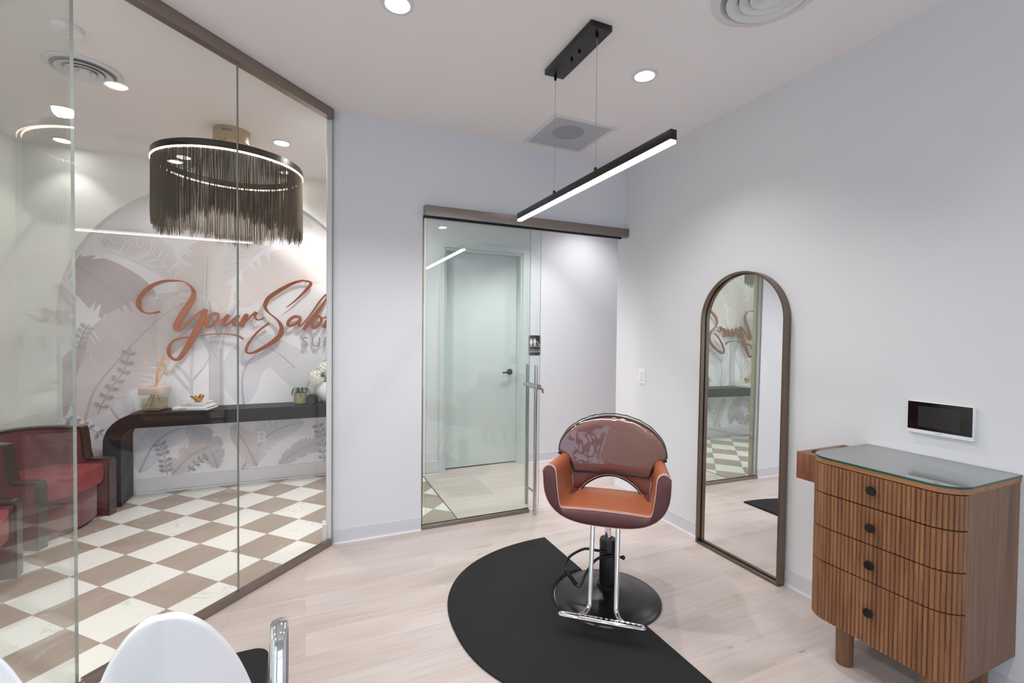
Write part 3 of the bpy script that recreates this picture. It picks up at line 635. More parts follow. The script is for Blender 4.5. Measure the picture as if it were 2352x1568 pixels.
# books and bird
def book(name, lab, x, y, z, wd, dp, th, rz, mat, words=None, ink=INK):
    t = thing(name, lab, 'book', (x, y, z), rz)
    bm = bmesh.new(); P = []
    box(bm, -wd/2, wd/2, -dp/2, dp/2, 0, .003); box(bm, -wd/2, wd/2, -dp/2, dp/2, th-.003, th)
    prism(bm, [(-dp/2+.004*math.cos(a)-.001, th/2+th/2*math.sin(a)) for a in [math.radians(90+15*i) for i in range(13)]], -wd/2, wd/2,
          M=Matrix(((0, 0, 1, 0), (1, 0, 0, 0), (0, 1, 0, 0), (0, 0, 0, 1))))
    obj('cover', bm, mat, t)
    bx('pages', (-wd/2+.004, wd/2-.004, -dp/2+.002, dp/2-.004, .003, th-.003), PAPER, t)
    if words: text('spine_lettering', words, th*.62, ink, t, XZ(-dp/2-.0055) @ Matrix.Translation((-wd*.20, th/2, 0)), .0004)
    return t
book('book', 'white glossy large-format book lying at the bottom of the pair on the console', -.930, 5.118, TZT, .285, .215, .028, -.30, BOOKW, 'CHANEL')
bk2 = book('book', 'smaller grey-spined book lying on the white book under the gold bird', -.912, 5.125, TZT+.0285, .215, .165, .034, -.32, BOOKG)
bm = bmesh.new(); [box(bm, -.055+i*.0048, -.0517+i*.0048, -.0885, -.0878, .014, .020) for i in range(9)]; obj('spine_mark', bm, INKG, bk2)
t = thing('bird_figurine', 'small shiny gold bird figurine standing on the stacked books', 'figurine', (-.918, 5.095, TZT+.0628), -.1)
bm = bmesh.new(); bmesh.ops.create_uvsphere(bm, u_segments=20, v_segments=14, radius=.03, matrix=Matrix.Translation((.012, 0, .024)) @ Matrix.Diagonal((1.15, .85, .8, 1)))
bmesh.ops.create_uvsphere(bm, u_segments=18, v_segments=12, radius=.023, matrix=Matrix.Translation((.035, 0, .052)))
obj('body', bm, GOLD, t, smooth=True)
bm = bmesh.new(); tube(bm, [(.0, 0, .025), (-.03, .0, .042), (-.052, .0, .06)], [.018, .011, .003]); obj('tail', bm, GOLD, t, smooth='auto')
for s in (-1, 1):
    bm = bmesh.new(); tube(bm, [(.01, .016*s, .03), (-.012, .026*s, .044), (-.022, .03*s, .062)], [.013, .009, .002]); obj('wing', bm, GOLD, t, smooth='auto')
bm = bmesh.new(); tube(bm, [(.054, 0, .055), (.066, 0, .052)], [.006, .0008]); obj('beak', bm, GOLD, t)
# potted plant
t = at('potted_plant', 'little khaki glass pot with curling striped leaves on the console', 'plant', -.050, 5.10)
bm = bmesh.new(); lathe(bm, [(0, 0), (.052, 0), (.062, .012), (.062, .10), (.056, .112), (.050, .112), (.054, .10), (.054, .09), (0, .09)], 32); obj('pot', bm, KHAKI, t, smooth='auto')
for j in range(11):
    a = 2*PI*j/11+.2; L_ = .075+.03*((j*7) % 3)/2
    P = [Vector((math.cos(a)*r_, math.sin(a)*r_, z_)) for r_, z_ in ((.012, .1), (.035, .15), (.065, .155), (.085, .125), (.09, .095 if j % 2 else .075))]
    P = catmull(P, 4); bm = bmesh.new(); n = len(P); rows = []
    q = Vector((-math.sin(a), math.cos(a), 0))
    for i, p in enumerate(P):
        wv = .009*math.sin(PI*(i+1)/(n+1))+.001; rows.append([p-q*wv, p+Vector((0, 0, .002)), p+q*wv, p-Vector((0, 0, .0015))])
    grid(bm, rows, closed=True); obj('leaf', bm, GREEN, t, smooth=True)
# round black disc box and flower vase
bm = bmesh.new(); lathe(bm, [(0, 0), (.05, 0), (.053, .004), (.053, .036), (.05, .04), (0, .04)], 40, M=Matrix.Translation((.062, 5.02, TZT+.0535)) @ Matrix.Rotation(-.35, 4, 'Z') @ Matrix.Rotation(PI/2, 4, 'X'))
tag(obj('round_coaster_box', bm, SATIN, smooth='auto'), 'round black disc box standing on edge between the plant and the white vase', 'box')
t = at('flower_vase', 'round white vase full of white hydrangeas at the console edge by the pier', 'vase', .215, 5.10)
bm = bmesh.new(); pr = [(0, 0), (.05, .0)]+[(.125*math.cos(math.radians(a)), .118+.118*math.sin(math.radians(a))) for a in range(-62, 58, 8)]+[(.060, .215), (.060, .19)]+[(0, .18)]
lathe(bm, pr, 48); obj('vase_body', bm, CERAM, t, smooth='auto')
rf = random.Random(5)
for (fx, fy, fz, fr0) in [(-.115, -.03, .255, .078), (-.03, .0, .335, .082), (.05, -.045, .265, .075), (.12, .02, .31, .08), (.02, .07, .30, .07)]:
    bm = bmesh.new()
    for j in range(95):
        zz = 1-2*(j+.5)/95; rr_ = math.sqrt(1-zz*zz); a = j*2.39996
        nn = Vector((rr_*math.cos(a), rr_*math.sin(a), zz)); c_ = nn*fr0*rf.uniform(.85, 1.05)
        u = nn.orthogonal().normalized(); v = nn.cross(u); ph = rf.random()*PI
        for k_ in range(4):
            b_ = ph+k_*PI/2; dd = u*math.cos(b_)+v*math.sin(b_); ee = u*math.cos(b_+PI/2)+v*math.sin(b_+PI/2)
            f0 = [c_, c_+dd*.011+ee*.008+nn*.003, c_+dd*.020+nn*.002, c_+dd*.011-ee*.008+nn*.003]
            bm.faces.new([bm.verts.new(p+Vector((fx, fy, fz))) for p in f0])
    obj('flower_head', bm, PETAL, t)
    tb('stem', [(fx*.3, fy*.3, .17), (fx*.8, fy*.8, fz-.05)], .004, GREEN, t, seg=6)
for (fx, fy, fz, a) in [(-.055, -.07, .25, 2.4), (.0, -.08, .24, 1.2)]:
    bm = bmesh.new(); P = [Vector((fx, fy, fz))+Vector((math.cos(a)*s_, -.02*s_/.05, .045-s_*.6)) for s_ in (-.05, -.02, .02, .05)]
    rows = [[p+Vector((0, 0, wv)), p-Vector((0, .003, 0)), p-Vector((0, 0, wv))] for p, wv in zip(P, (.002, .026, .024, .001))]
    grid(bm, rows, closed=True); obj('leaf', bm, GREEN, t, smooth=True)

# outlet on the mural and light switch
def plate(name, lab, cat, M, kind):
    t = thing(name, lab, cat); t.matrix_world = M
    bm = bmesh.new(); prism(bm, rounded(-.036, .036, -.058, .058, .006, 4), 0, .006); obj('cover_plate', bm, WPLAST, t)
    if kind == 'outlet':
        for s in (-1, 1):
            bm = bmesh.new(); prism(bm, rounded(-.017, .017, s*.021-.014, s*.021+.014, .008, 4), .006, .008); o = obj('socket', bm, TRIM, t)
            bm = bmesh.new(); box(bm, -.008, -.006, s*.021-.004, s*.021+.006, .008, .0085); box(bm, .006, .008, s*.021-.004, s*.021+.006, .008, .0085); obj('slot', bm, INK, o)
    else:
        for x0 in ((-.019,) if kind == 'switch1' else (-.0, )):
            bm = bmesh.new(); box(bm, -.0165, .0165, -.033, .033, .006, .0095, bev=.001); obj('rocker', bm, TRIM, t, smooth='auto')
    return t
plate('wall_outlet', 'white electrical outlet on the mural below the console table', 'outlet', Matrix.Translation((-.405, MY-.003, .452)) @ Matrix.Rotation(PI/2, 4, 'X'), 'outlet')
plate('light_switch', 'white rocker light switch on the wall left of the arched mirror', 'light switch', Matrix.Translation((RX, 3.253, 1.147)) @ FR, 'switch')
bpy.data.objects['light_switch'].scale = (1.1, 1.1, 1)

# ------------------------------------------------------------ wall touch screen
t = thing('touch_screen', 'white-framed black touch screen on the wall above the dresser', 'wall screen'); t.matrix_world = Matrix.Translation((RX, 1.158, 1.139)) @ FR
bm = bmesh.new(); box(bm, -.122, .122, -.078, .072, -.001, .024, bev=.003); obj('housing', bm, WPLAST, t, smooth='auto')
bx('screen', (-.119, .119, -.060, .070, .0235, .0255), SCREEN, t)
bx('display', (-.078, .078, -.046, .052, .0250, .0260), LCD, t)
bm = bmesh.new(); [box(bm, -.013+i*.0033, -.0105+i*.0033, -.0705, -.0675, .024, .0243) for i in range(8)]; obj('maker_mark', bm, INKG, t)

# ------------------------------------------------------------ leaning arched mirror
y0, y1, HM = 1.893, 2.545, 1.935
rM = (y1-y0)/2; cyM = (y0+y1)/2
t = thing('floor_mirror', 'tall arched floor mirror in a deep bronze frame leaning on the wall', 'mirror', (RX-.072, cyM, 0)); 
t.rotation_euler = (0, math.radians(.55), 0)
def archpts(hw, h_, b, n=40): return [(-hw, b), (hw, b)]+[(hw*math.cos(PI*i/n), h_-hw+hw*math.sin(PI*i/n)) for i in range(n+1)]
def frame2(bm, po, pi_, x0, x1):
    ro = [[bm.verts.new((x, -a, b)) for a, b in po] for x in (x0, x1)]; ri = [[bm.verts.new((x, -a, b)) for a, b in pi_] for x in (x0, x1)]
    n = len(po)
    for i in range(n):
        j = (i+1) % n
        for q in ((ro[0][i], ro[0][j], ri[0][j], ri[0][i]), (ro[1][i], ri[1][i], ri[1][j], ro[1][j]), (ro[0][i], ro[1][i], ro[1][j], ro[0][j]), (ri[0][i], ri[0][j], ri[1][j], ri[1][i])): bm.faces.new(q)
bm = bmesh.new(); frame2(bm, archpts(rM, HM, 0.001), archpts(rM-.014, HM-.014, .015), 0, .052)
obj('frame', bm, BRONZE, t, smooth='auto')
bm = bmesh.new(); prism(bm, archpts(rM-.012, HM-.012, .013), 0, .005, M=Matrix(((0, 0, 1, .036), (-1, 0, 0, 0), (0, 1, 0, 0), (0, 0, 0, 1))))
obj('mirror_glass', bm, MIRROR, t)
bm = bmesh.new(); frame2(bm, archpts(rM-.0142, HM-.0142, .0152), archpts(rM-.019, HM-.019, .020), .033, .036); obj('inner_bead', bm, SATIN, t, smooth='auto')

# ------------------------------------------------------------ reeded dresser
DX0, DX1, DYa, DYb, DT = 2.192, RX-.002, .893, 1.457, .948
t = thing('reeded_dresser', 'walnut salon dresser with reeded curved drawer fronts on round legs', 'dresser', ((DX0+DX1)/2, (DYa+DYb)/2, 0))
ox, oy = t.location.x, t.location.y
def dplan(off=0, r=.095, n=14):
    x0, ya, yb = DX0-off, DYa-off, DYb+off; r = r+off
    P = [(DX1, ya)]
    P += [(x0+r-r*math.sin(PI/2*i/n), ya+r-r*math.cos(PI/2*i/n)) for i in range(n+1)]
    P += [(x0+r-r*math.cos(PI/2*i/n), yb-r+r*math.sin(PI/2*i/n)) for i in range(n+1)]
    P += [(DX1, yb)]
    return [(x-ox, y-oy) for x, y in P]
def resample(P, step):
    P = [Vector(p) for p in P]; out = [P[0]]; acc = 0
    for a, b in zip(P, P[1:]):
        L_ = (b-a).length; d_ = (b-a)/L_ if L_ else Vector((0, 0)); s = step-acc
        while s <= L_: out.append(a+d_*s); s += step
        acc = (acc+L_) % step
    return out
base_ = dplan(0)
fr_i = [p for p in base_ if p[0] < DX0+.082-ox]
rs = resample(fr_i, .0023)
def scallop(off=0):
    out_ = []
    N_ = len(rs)
    for i, p in enumerate(rs):
        d_ = (rs[min(N_-1, i+1)]-rs[max(0, i-1)]).normalized(); q = Vector((d_.y, -d_.x))
        if q.dot(p) < 0: q = -q
        ph = (i % 7)/7.0
        out_.append(p+q*(+.0068*abs(math.sin(PI*ph))**.6+off))
    return out_
sc = scallop()
bm = bmesh.new(); prism(bm, [(x*.985, y*.985) for x, y in dplan(-.012)], .206, .925); 
# side panels reach the wall
box(bm, DX0+.075-ox, DX1-ox, DYa-oy, DYa+.018-oy, .205, .927); box(bm, DX0+.075-ox, DX1-ox, DYb-.018-oy, DYb-oy, .205, .927)
obj('cabinet_body', bm, WALNUT, t, smooth='auto')
bm = bmesh.new(); prism(bm, dplan(.003), .9275, .948); obj('top', bm, wood_grain('walnut_top_edge', sr(140, 92, 58), sr(166, 118, 80), 'Y'), t, smooth='auto')
bm = bmesh.new(); fs = prism(bm, dplan(.006), .9485, .957)
for i, f in enumerate(fs): f.material_index = 0 if i < 2 else 1
obj('glass_top', bm, [TABLEG, GEDGE2], t, smooth='auto')
lv = [.205, .474, .632, .790, .926]
for k_ in range(4):
    z0_, z1_ = lv[k_]+(.003 if k_ else 0), lv[k_+1]-.0025
    bm = bmesh.new(); inn = [p*.93 for p in sc]
    loop = [(p.x, p.y) for p in sc]+[(p.x, p.y) for p in inn[::-1]]
    a = [bm.verts.new((x, y, z0_)) for x, y in loop]; b = [bm.verts.new((x, y, z1_)) for x, y in loop]; n = len(sc); N2 = len(loop)
    for i in range(N2): bm.faces.new((a[i], a[(i+1) % N2], b[(i+1) % N2], b[i]))
    for i in range(n-1):
        j = N2-1-i
        bm.faces.new((a[i], a[j], a[j-1], a[i+1])); bm.faces.new((b[i], b[i+1], b[j-1], b[j]))
    dr = obj('drawer', bm, WALNUT_D, t, smooth='auto')
    zk = (.350, .553, .711, .868)[k_]
    bm = bmesh.new(); lathe(bm, [(0, .03), (.0175, .029), (.0195, .024), (.017, .019), (.007, .015), (.007, 0), (0, 0)], 28, M=Matrix.Translation((DX0-.003-ox, 1.168-oy, zk)) @ Matrix.Rotation(-PI/2, 4, 'Y'))
    obj('knob', bm, SATIN, dr, smooth='auto')
for lx, ly in ((2.285, 1.325), (2.285, 1.0), (2.59, 1.36), (2.59, .98)):
    bm = bmesh.new(); lathe(bm, [(0, 0), (.031, 0), (.034, .004), (.036, .21), (0, .21)], 28, M=Matrix.Translation((lx-ox, ly-oy, 0))); obj('leg', bm, WALNUT, t, smooth='auto')
t = thing('tool_holder_box', 'small walnut tool holder box with black rings fixed beside the dresser', 'tool holder', (2.48, 1.52, .79))
bx('box_body', (-.185, RX-2.482, -.058, .062, 0, .135), wood_grain('walnut_box', sr(106, 64, 46), sr(146, 96, 72), 'Z'), t, bev=.002)
for x in (-.105, .12):
    bm = bmesh.new(); lathe(bm, [(.020, .1352), (.033, .1352), (.034, .139), (.030, .142), (.022, .140)], 32, close=True, M=Matrix.Translation((x, .0, 0))); o=obj('ring', bm, SATIN, t, smooth='auto')
    bm = bmesh.new(); lathe(bm, [(0, .1355), (.0215, .1355), (.0215, .1362), (0, .1362)], 24, M=Matrix.Translation((x, .0, 0))); obj('hole', bm, INK, o)

# ------------------------------------------------------------ salon styling chair
# local frame: x = picture right, y = toward the sitter's back (front is -y)
CC = (1.585, 2.20); th_ = math.atan2(-.64, .768)
ch = thing('salon_chair', 'tan and maroon leather salon chair with plastic-covered fan backrest on the black mat', 'salon chair', (CC[0], CC[1], 0), th_)
def sup(a, hw, n): # superellipse half profile helper
    c_, s_ = math.cos(a), math.sin(a)
    return (math.copysign(abs(c_)**(2/n), c_)*hw, abs(s_)**(2/n))
def seatrow(d, front):
    """closed U profile at depth y=d"""
    u = (d+.27)/.50                       # 0 front, 1 back
    top = .815-.05*u; bot = .517+.012*math.sin(PI*u)-.0*u+.02*u
    ho = .325-.012*u; hi_ = .255-.006*u; st = .592-.045*u
    O, I = [], []
    for i in range(25):                   # outer, left arm top to right arm top
        a = PI+PI*i/24; x, s_ = sup(a, ho, 2.9)
        zt = top-.045
        O.append((x, d, zt-(zt-bot)*s_))
    for i in range(1, 7):                 # over the right arm
        a = PI*i/7; xm, hw = (ho+hi_)/2+.002, (ho-hi_)/2+.002
        I.append((xm+hw*math.cos(a), d, top-.045+.045*math.sin(a)))
    I.append((hi_, d, top-.05)); I.append((hi_-.004, d, (top+st)/2)); I.append((hi_-.014, d, st+.035)); I.append((hi_-.022, d, st+.004))
    for x in (.21, .15, .08, 0, -.08, -.15, -.21): I.append((x, d, st+.007*(1-(x/.23)**2)))
    I += [(-(hi_-.022), d, st+.004), (-(hi_-.014), d, st+.035), (-(hi_-.004), d, (top+st)/2), (-hi_, d, top-.05)]
    for i in range(1, 7):
        a = PI*i/7; xm, hw = -(ho+hi_)/2-.002, (ho-hi_)/2+.002
        I.append((xm+hw*math.cos(a), d, top-.045+.045*math.sin(a)))
    return O, I
bm = bmesh.new(); rows = []; nO = 25
ds = [-.27+.5*i/14 for i in range(15)]
for d in ds:
    O, I = seatrow(d, 0); rows.append([Vector(p) for p in O+I])
# soften the nose of the cushion
V = [[bm.verts.new(p) for p in r] for r in rows]
for a, b in zip(V, V[1:]):
    n = len(a)
    for i in range(n):
        f = bm.faces.new((a[i], a[(i+1) % n], b[(i+1) % n], b[i])); f.smooth = True
        f.material_index = 1 if i < nO-1 else 0
def cap(row, sgn, mi):
    """U shaped face: bridge outer and inner lines, bulged a little"""
    n = len(row); mi_ = []
    cx = []
    O = row[:nO]; I = row[nO:][::-1]       # both left to right
    m = len(I)
    def samp(L_, t):
        k = t*(len(L_)-1); i = min(int(k), len(L_)-2); return L_[i].co.lerp(L_[i+1].co, k-i)
    N_ = 60; mids = []
    ins = []
    for i in range(N_+1):
        t_ = i/N_; ins.append((samp(O, t_), samp(I, t_)))
    vs = [[bm.verts.new(o_+(Vector((0, sgn*w_*.014, 0)))+(i_-o_)*f_) for f_, w_ in ((0, 0), (.12, .55), (.3, .9), (.5, 1), (.7, .9), (.88, .55), (1, 0))] for o_, i_ in ins]
    for a, b in zip(vs, vs[1:]):
        for k in range(6):
            f = bm.faces.new((a[k], a[k+1], b[k+1], b[k])); f.material_index = mi; f.smooth = True
    return vs
vf = cap(V[0], -1, 1); vb = cap(V[-1], 1, 1)
outer_edge = [r[0].co.copy() for r in vf]; inner_edge = [r[6].co.copy() for r in vf]
obj('seat', bm, [TAN, MAROON], ch, smooth=False)
stb = bmesh.new(); tube(stb, [p+Vector((0, -.002, 0)) for p in inner_edge[1:-1]], .0018, seg=6)
tube(stb, [p+Vector((0, .006, .004)) for p in inner_edge[3:-3]], .0013, seg=6)
tube(stb, [p+Vector((0, .0, -.001)) for p in outer_edge], .0016, seg=6)
for s in (-1, 1): tube(stb, [Vector((s*(.236-.006*u), -.262+.46*u, .597-.045*u)) for u in (0, .25, .5, .75, 1)], .0018, seg=6)
obj('stitching', stb, STITCH, ch)
# fan-shaped backrest with arched cut-out
def bdep(x, z): return .185+.05-.75*x*x+.16*(z-.62)
arc = [(.318*math.cos(a), .782+(.215)*math.sin(a)**.92 if math.sin(a) > 0 else .782) for a in [PI*i/36 for i in range(37)]]
low = [(-.300, .752), (-.262, .70), (-.243, .64), (-.236, .56), (-.232, .528), (-.215, .532)]
cut = [(-.18+.36*i/16, .550+.088*math.sin(PI*i/16)**.75) for i in range(17)]
outl = arc+[(-x, z) if False else (x, z) for x, z in low]+cut+[(-x, z) for x, z in low[::-1]]
def panel(name, pts, off0, off1, mats, n_in=5, bulge=.0, par=ch, bev=.006, cutn=None):
    """plate following the curved back: top/bottom profile scan in columns"""
    xs_ = sorted(set([round(p[0], 4) for p in pts])); bm = bmesh.new(); cols = []
    x0_, x1_ = xs_[0]+.0015, xs_[-1]-.0015; NX = 64
    for i in range(NX+1):
        x = x0_+(x1_-x0_)*(.5-.5*math.cos(PI*i/NX)); zs = []
        for (ax, az), (bx_, bz) in zip(pts, pts[1:]+pts[:1]):
            if (ax-x)*(bx_-x) < 0: zs.append(az+(bz-az)*(x-ax)/(bx_-ax))
        if len(zs) < 2: continue
        cols.append((x, min(zs), max(zs)))
    F, B = [], []
    for x, lo, hi2 in cols:
        rf_, rb_ = [], []
        for k in range(13):
            t_ = k/12; z = lo+(hi2-lo)*t_
            e = min(min(t_, 1-t_)*(hi2-lo), (x-x0_)*1.5+.0, (x1_-x)*1.5+.0); r_ = max(0, 1-e/.02)
            puff = (off1-off0)/2*(1-math.sqrt(max(0, 1-r_*r_)))*.85
            rf_.append(bm.verts.new((x, bdep(x, z)+off0+puff, z))); rb_.append(bm.verts.new((x, bdep(x, z)+off1-puff, z)))
        F.append(rf_); B.append(rb_)
    for G_ in (F, B):
        for a, b in zip(G_, G_[1:]):
            for k in range(12): f = bm.faces.new((a[k], a[k+1], b[k+1], b[k])); f.smooth = True
    for i in range(len(F)-1):
        for k in (0, 12): bm.faces.new((F[i][k], F[i+1][k], B[i+1][k], B[i][k]))
    for i in (0, -1):
        for k in range(12): bm.faces.new((F[i][k], F[i][k+1], B[i][k+1], B[i][k]))
    return obj(name, bm, mats, par)
back = panel('backrest', outl, -.03, .03, BROWNRED)
E3 = [Vector((x, bdep(x, z)-.012, z)) for x, z in outl]
tb('piping', E3, .0045, SATIN, back, closed=True, seg=8)
sl = [(x*.955, .782+(z-.782)*.965) for x, z in low]
st2 = bmesh.new(); tube(st2, catmull([Vector((x, bdep(x, z)-.030, z)) for x, z in [(-.236, .64), (-.224, .56), (-.216, .548)]+[(x, z+.012) for x, z in cut]+[(.216, .548), (.224, .56), (.236, .64)]], 3), .0014, seg=6)
obj('stitching', st2, STITCH, back)
cov = [(x*1.015, .782+(z-.782)*1.055) for x, z in arc]+[(-.318, .775), (-.262, .745), (-.242, .715), (-.222, .664), (.222, .664), (.242, .715), (.262, .745), (.318, .775)]
cv = panel('clear_cover', cov, -.043, .043, VINYL)
cb = [Vector((x, bdep(x, z)-.036, z)) for x, z in [(-.320, .776), (-.262, .745), (-.242, .715), (-.222, .664), (-.1, .662), (0, .661), (.1, .662), (.222, .664), (.242, .715), (.262, .745), (.320, .776)]]
tb('black_binding', cb, .0055, SATIN, cv, seg=8)
tb('black_binding', [Vector((x, bdep(x, z)+.0, z+.002*math.sin(x*90))) for x, z in [(a*1.017, .782+(b-.782)*1.065) for a, b in arc]], .003, SATIN, cv, seg=6)
# base
bm = bmesh.new(); lathe(bm, [(0, 0), (.292, 0), (.300, .004), (.300, .010), (.288, .018), (.272, .019), (.265, .023), (.18, .040), (.085, .058), (.06, .068), (.058, .09), (0, .09)], 72)
obj('base', bm, SATIN, ch, smooth='auto')
bm = bmesh.new(); lathe(bm, [(0, .07), (.047, .07), (.047, .335), (.043, .345), (0, .345)], 36); obj('pump_column', bm, SATIN, ch, smooth='auto')
bm = bmesh.new(); lathe(bm, [(0, .345), (.018, .345), (.018, .505), (0, .505)], 28); obj('piston', bm, CHROME, ch, smooth='auto')
bm = bmesh.new(); box(bm, -.10, .10, -.2, .12, .495, .522, bev=.006); obj('seat_plate', bm, SATIN, ch, smooth='auto')
fb = []
for s in (-1, 1):
    P = catmull([(s*.066, -.20, .515), (s*.066, -.225, .44), (s*.066, -.27, .28), (s*.066, -.305, .155), (s*.068, -.322, .118), (s*.085, -.36, .102), (s*.11, -.39, .104)], 5)
    tb('footrest_tube', P, .0125, CHROME, ch, seg=14)
bm = bmesh.new(); tube(bm, [(-.212, -.40, .103), (-.205, -.40, .104), (-.19, -.40, .104), (.19, -.40, .104), (.205, -.40, .104), (.212, -.40, .103)], [.007, .017, .021, .021, .017, .007], seg=16, sy=.62)
for k in range(15): tube(bm, [(-.18+.36*k/14-.006, -.40+.0, .1175), (-.18+.36*k/14+.006, -.40, .1175)], .0035, seg=6)
obj('footrest_bar', bm, CHROME, ch, smooth='auto')
P = catmull([(.0, -.045, .285), (-.07, -.05, .288), (-.13, -.04, .282), (-.205, -.045, .235), (-.235, -.06, .19), (-.225, -.10, .168), (-.15, -.19, .148), (-.128, -.19, .155), (-.105, -.15, .20), (-.06, -.09, .25), (0, -.06, .268), (.085, -.055, .27)], 6)
lever = tb('pump_lever', P, .0075, SATIN, ch, seg=10)
tb('lever_pad', [(-.222, -.105, .170), (-.155, -.185, .150)], .012, RUBBER, ch, seg=12)
bm = bmesh.new(); bmesh.ops.create_uvsphere(bm, u_segments=14, v_segments=10, radius=.012, matrix=Matrix.Translation((.088, -.055, .27))); obj('lever_knob', bm, SATIN, ch, smooth=True)

# floor mat: half oval with a round cut-out for the chair base
MYc, MXr = 2.225, 1.612
def mplan():
    P = []
    ex, ey = .925, .795
    for i in range(61):
        a = PI/2+PI*i/60; c_, s_ = math.cos(a), math.sin(a)
        P.append((MXr+math.copysign(abs(c_)**(2/2.25), c_)*ex, MYc+math.copysign(abs(s_)**(2/2.25), s_)*ey))
    # straight edge going back up, interrupted by the circle
    R_ = .306; cx, cy = CC
    dx = MXr-cx; dyv = math.sqrt(R_*R_-dx*dx)
    a0 = math.atan2(-dyv, dx); a1 = math.atan2(dyv, dx)
    P += [(MXr, MYc-.77)]
    n = 48
    for i in range(n+1):
        a = a0-(2*PI-(a1-a0))*i/n; P.append((cx+R_*math.cos(a), cy+R_*math.sin(a)))
    P += [(MXr, MYc+.77)]
    return P
mp_ = mplan(); bm = bmesh.new(); prism(bm, [(x-MXr, y-MYc) for x, y in mp_], 0, .013)
m_o = tag(obj('floor_mat', bm, RUBBER, loc=(MXr, MYc, .0005)), 'black half-oval rubber anti-fatigue mat on the pale wood floor around the chair base', 'mat')
bv = m_o.modifiers.new('bevel', 'BEVEL'); bv.width = .005; bv.segments = 2; bv.limit_method = 'ANGLE'
bm = bmesh.new(); Pm = catmull([(x, y, .0125) for x, y in [(CC[0]+.318*math.cos(a), CC[1]+.318*math.sin(a)) for a in [math.radians(92+176*i/30) for i in range(31)]]], 1)
tube(bm, [Vector((p.x-MXr, p.y-MYc, .012)) for p in Pm], .007, seg=8); obj('raised_rim', bm, RUBBER, m_o, smooth='auto')

# ------------------------------------------------------------ wine red barrel armchairs in the lobby
def armchair(label, loc, rz):
    """front faces local +x, width along y"""
    t = thing('barrel_armchair', label, 'armchair', loc, rz, 'wine red velvet barrel armchairs in the lobby')
    W2, D_ = .305, .545; ths = .06
    # footprint of the wrap-around shell, from left arm front round the back to right arm front
    path = [(0, W2), (-.12, W2), (-.24, W2), (-.30, W2-.015)]+[(-.30-(D_-.30)*math.sin(a), (W2-.015)*math.cos(a)) for a in [PI*i/14 for i in range(1, 14)]]+[(-.30, -W2+.015), (-.24, -W2), (-.12, -W2), (0, -W2)]
    P = catmull([(x, y, 0) for x, y in path], 9); n = len(P)
    def hgt(i):
        p = P[i]; x = p.x
        a_, b_ = -.165, -.205
        if x > a_: return .455
        k = min(1, (a_-x)/(a_-b_)); k = k*k*(3-2*k)
        return .455+(.712-.455)*k+.03*min(1, max(0, (-x-.3)/.3))
    bm = bmesh.new(); rows = []
    for i, p in enumerate(P):
        tt = (P[min(n-1, i+1)]-P[max(0, i-1)]).normalized(); q = Vector((-tt.y, tt.x, 0)); h_ = hgt(i)
        o1 = q*(-ths/2); o2 = q*(ths/2)
        rows.append([p+o1, p+o1+Vector((0, 0, h_-.012)), p+o1*.7+Vector((0, 0, h_)), p+o2*.7+Vector((0, 0, h_)), p+o2+Vector((0, 0, h_-.012)), p+o2])
    V = grid(bm, rows, closed=True); bm.faces.new(V[0][::-1]); bm.faces.new(V[-1])
    obj('shell', bm, WINE, t, smooth='auto')
    # dark wood edge running over the top and down both arm fronts
    E_ = []
    for i, p in enumerate(P): E_.append(p+Vector((0, 0, hgt(i)+.006)))
    E_ = [Vector((.012, W2, .0)), Vector((.012, W2, .2)), Vector((.012, W2, .44))]+E_+[Vector((.012, -W2, .44)), Vector((.012, -W2, .2)), Vector((.012, -W2, .0))]
    bm = bmesh.new(); rr = []
    for i, p in enumerate(E_):
        tt = (E_[min(len(E_)-1, i+1)]-E_[max(0, i-1)]).normalized()
        hor = Vector((-tt.y, tt.x, 0)); 
        if hor.length < .25 or i < 4 or i > len(E_)-5: hor = Vector((0, 1 if i < len(E_)/2 else -1, 0)); hor *= -1
        hor = hor.normalized(); nn = tt.cross(hor).normalized()
        rr.append([p+hor*.036+nn*.008, p-hor*.036+nn*.008, p-hor*.036-nn*.008, p+hor*.036-nn*.008])
    V = grid(bm, rr, closed=True); bm.faces.new(V[0][::-1]); bm.faces.new(V[-1]); wt = obj('wood_trim', bm, DKWOOD, t, smooth='auto'); mb = wt.modifiers.new('bevel', 'BEVEL'); mb.width = .006; mb.segments = 2; mb.limit_method = 'ANGLE'; mb.angle_limit = math.radians(40)
    # seat cushion with a bowed front
    bm = bmesh.new(); cp = []
    for i in range(13): cp.append((-.02+.075*math.sin(PI*i/12), -W2+.035+(2*W2-.07)*i/12))
    cp += [(-.30, W2-.06)]+[(-.30-(D_-.36)*math.sin(PI*i/10), (W2-.06)*math.cos(PI*i/10)) for i in range(1, 10)]+[(-.30, -W2+.06)]
    prism(bm, cp, .30, .435); es = [e for e in bm.edges if abs(e.verts[0].co.z-e.verts[1].co.z) < 1e-5]
    bmesh.ops.bevel(bm, geom=es, offset=.022, segments=3, profile=.5, affect='EDGES'); obj('seat_cushion', bm, plain('coral_red_velvet', sr(136, 54, 58), .7, bump=.3, bscale=300), t, smooth='auto')
    bm = bmesh.new(); cq = [(x*.86-.045, y*.93) for x, y in cp]; prism(bm, cq, .02, .30); obj('plinth', bm, WINE, t)
    return t
armchair('wine red velvet barrel armchair touching the black console leg', (-1.565, 4.50, 0), math.radians(-20))
armchair('wine red velvet barrel armchair cut off by the left edge of the frame', (-1.605, 3.50, 0), math.radians(3))

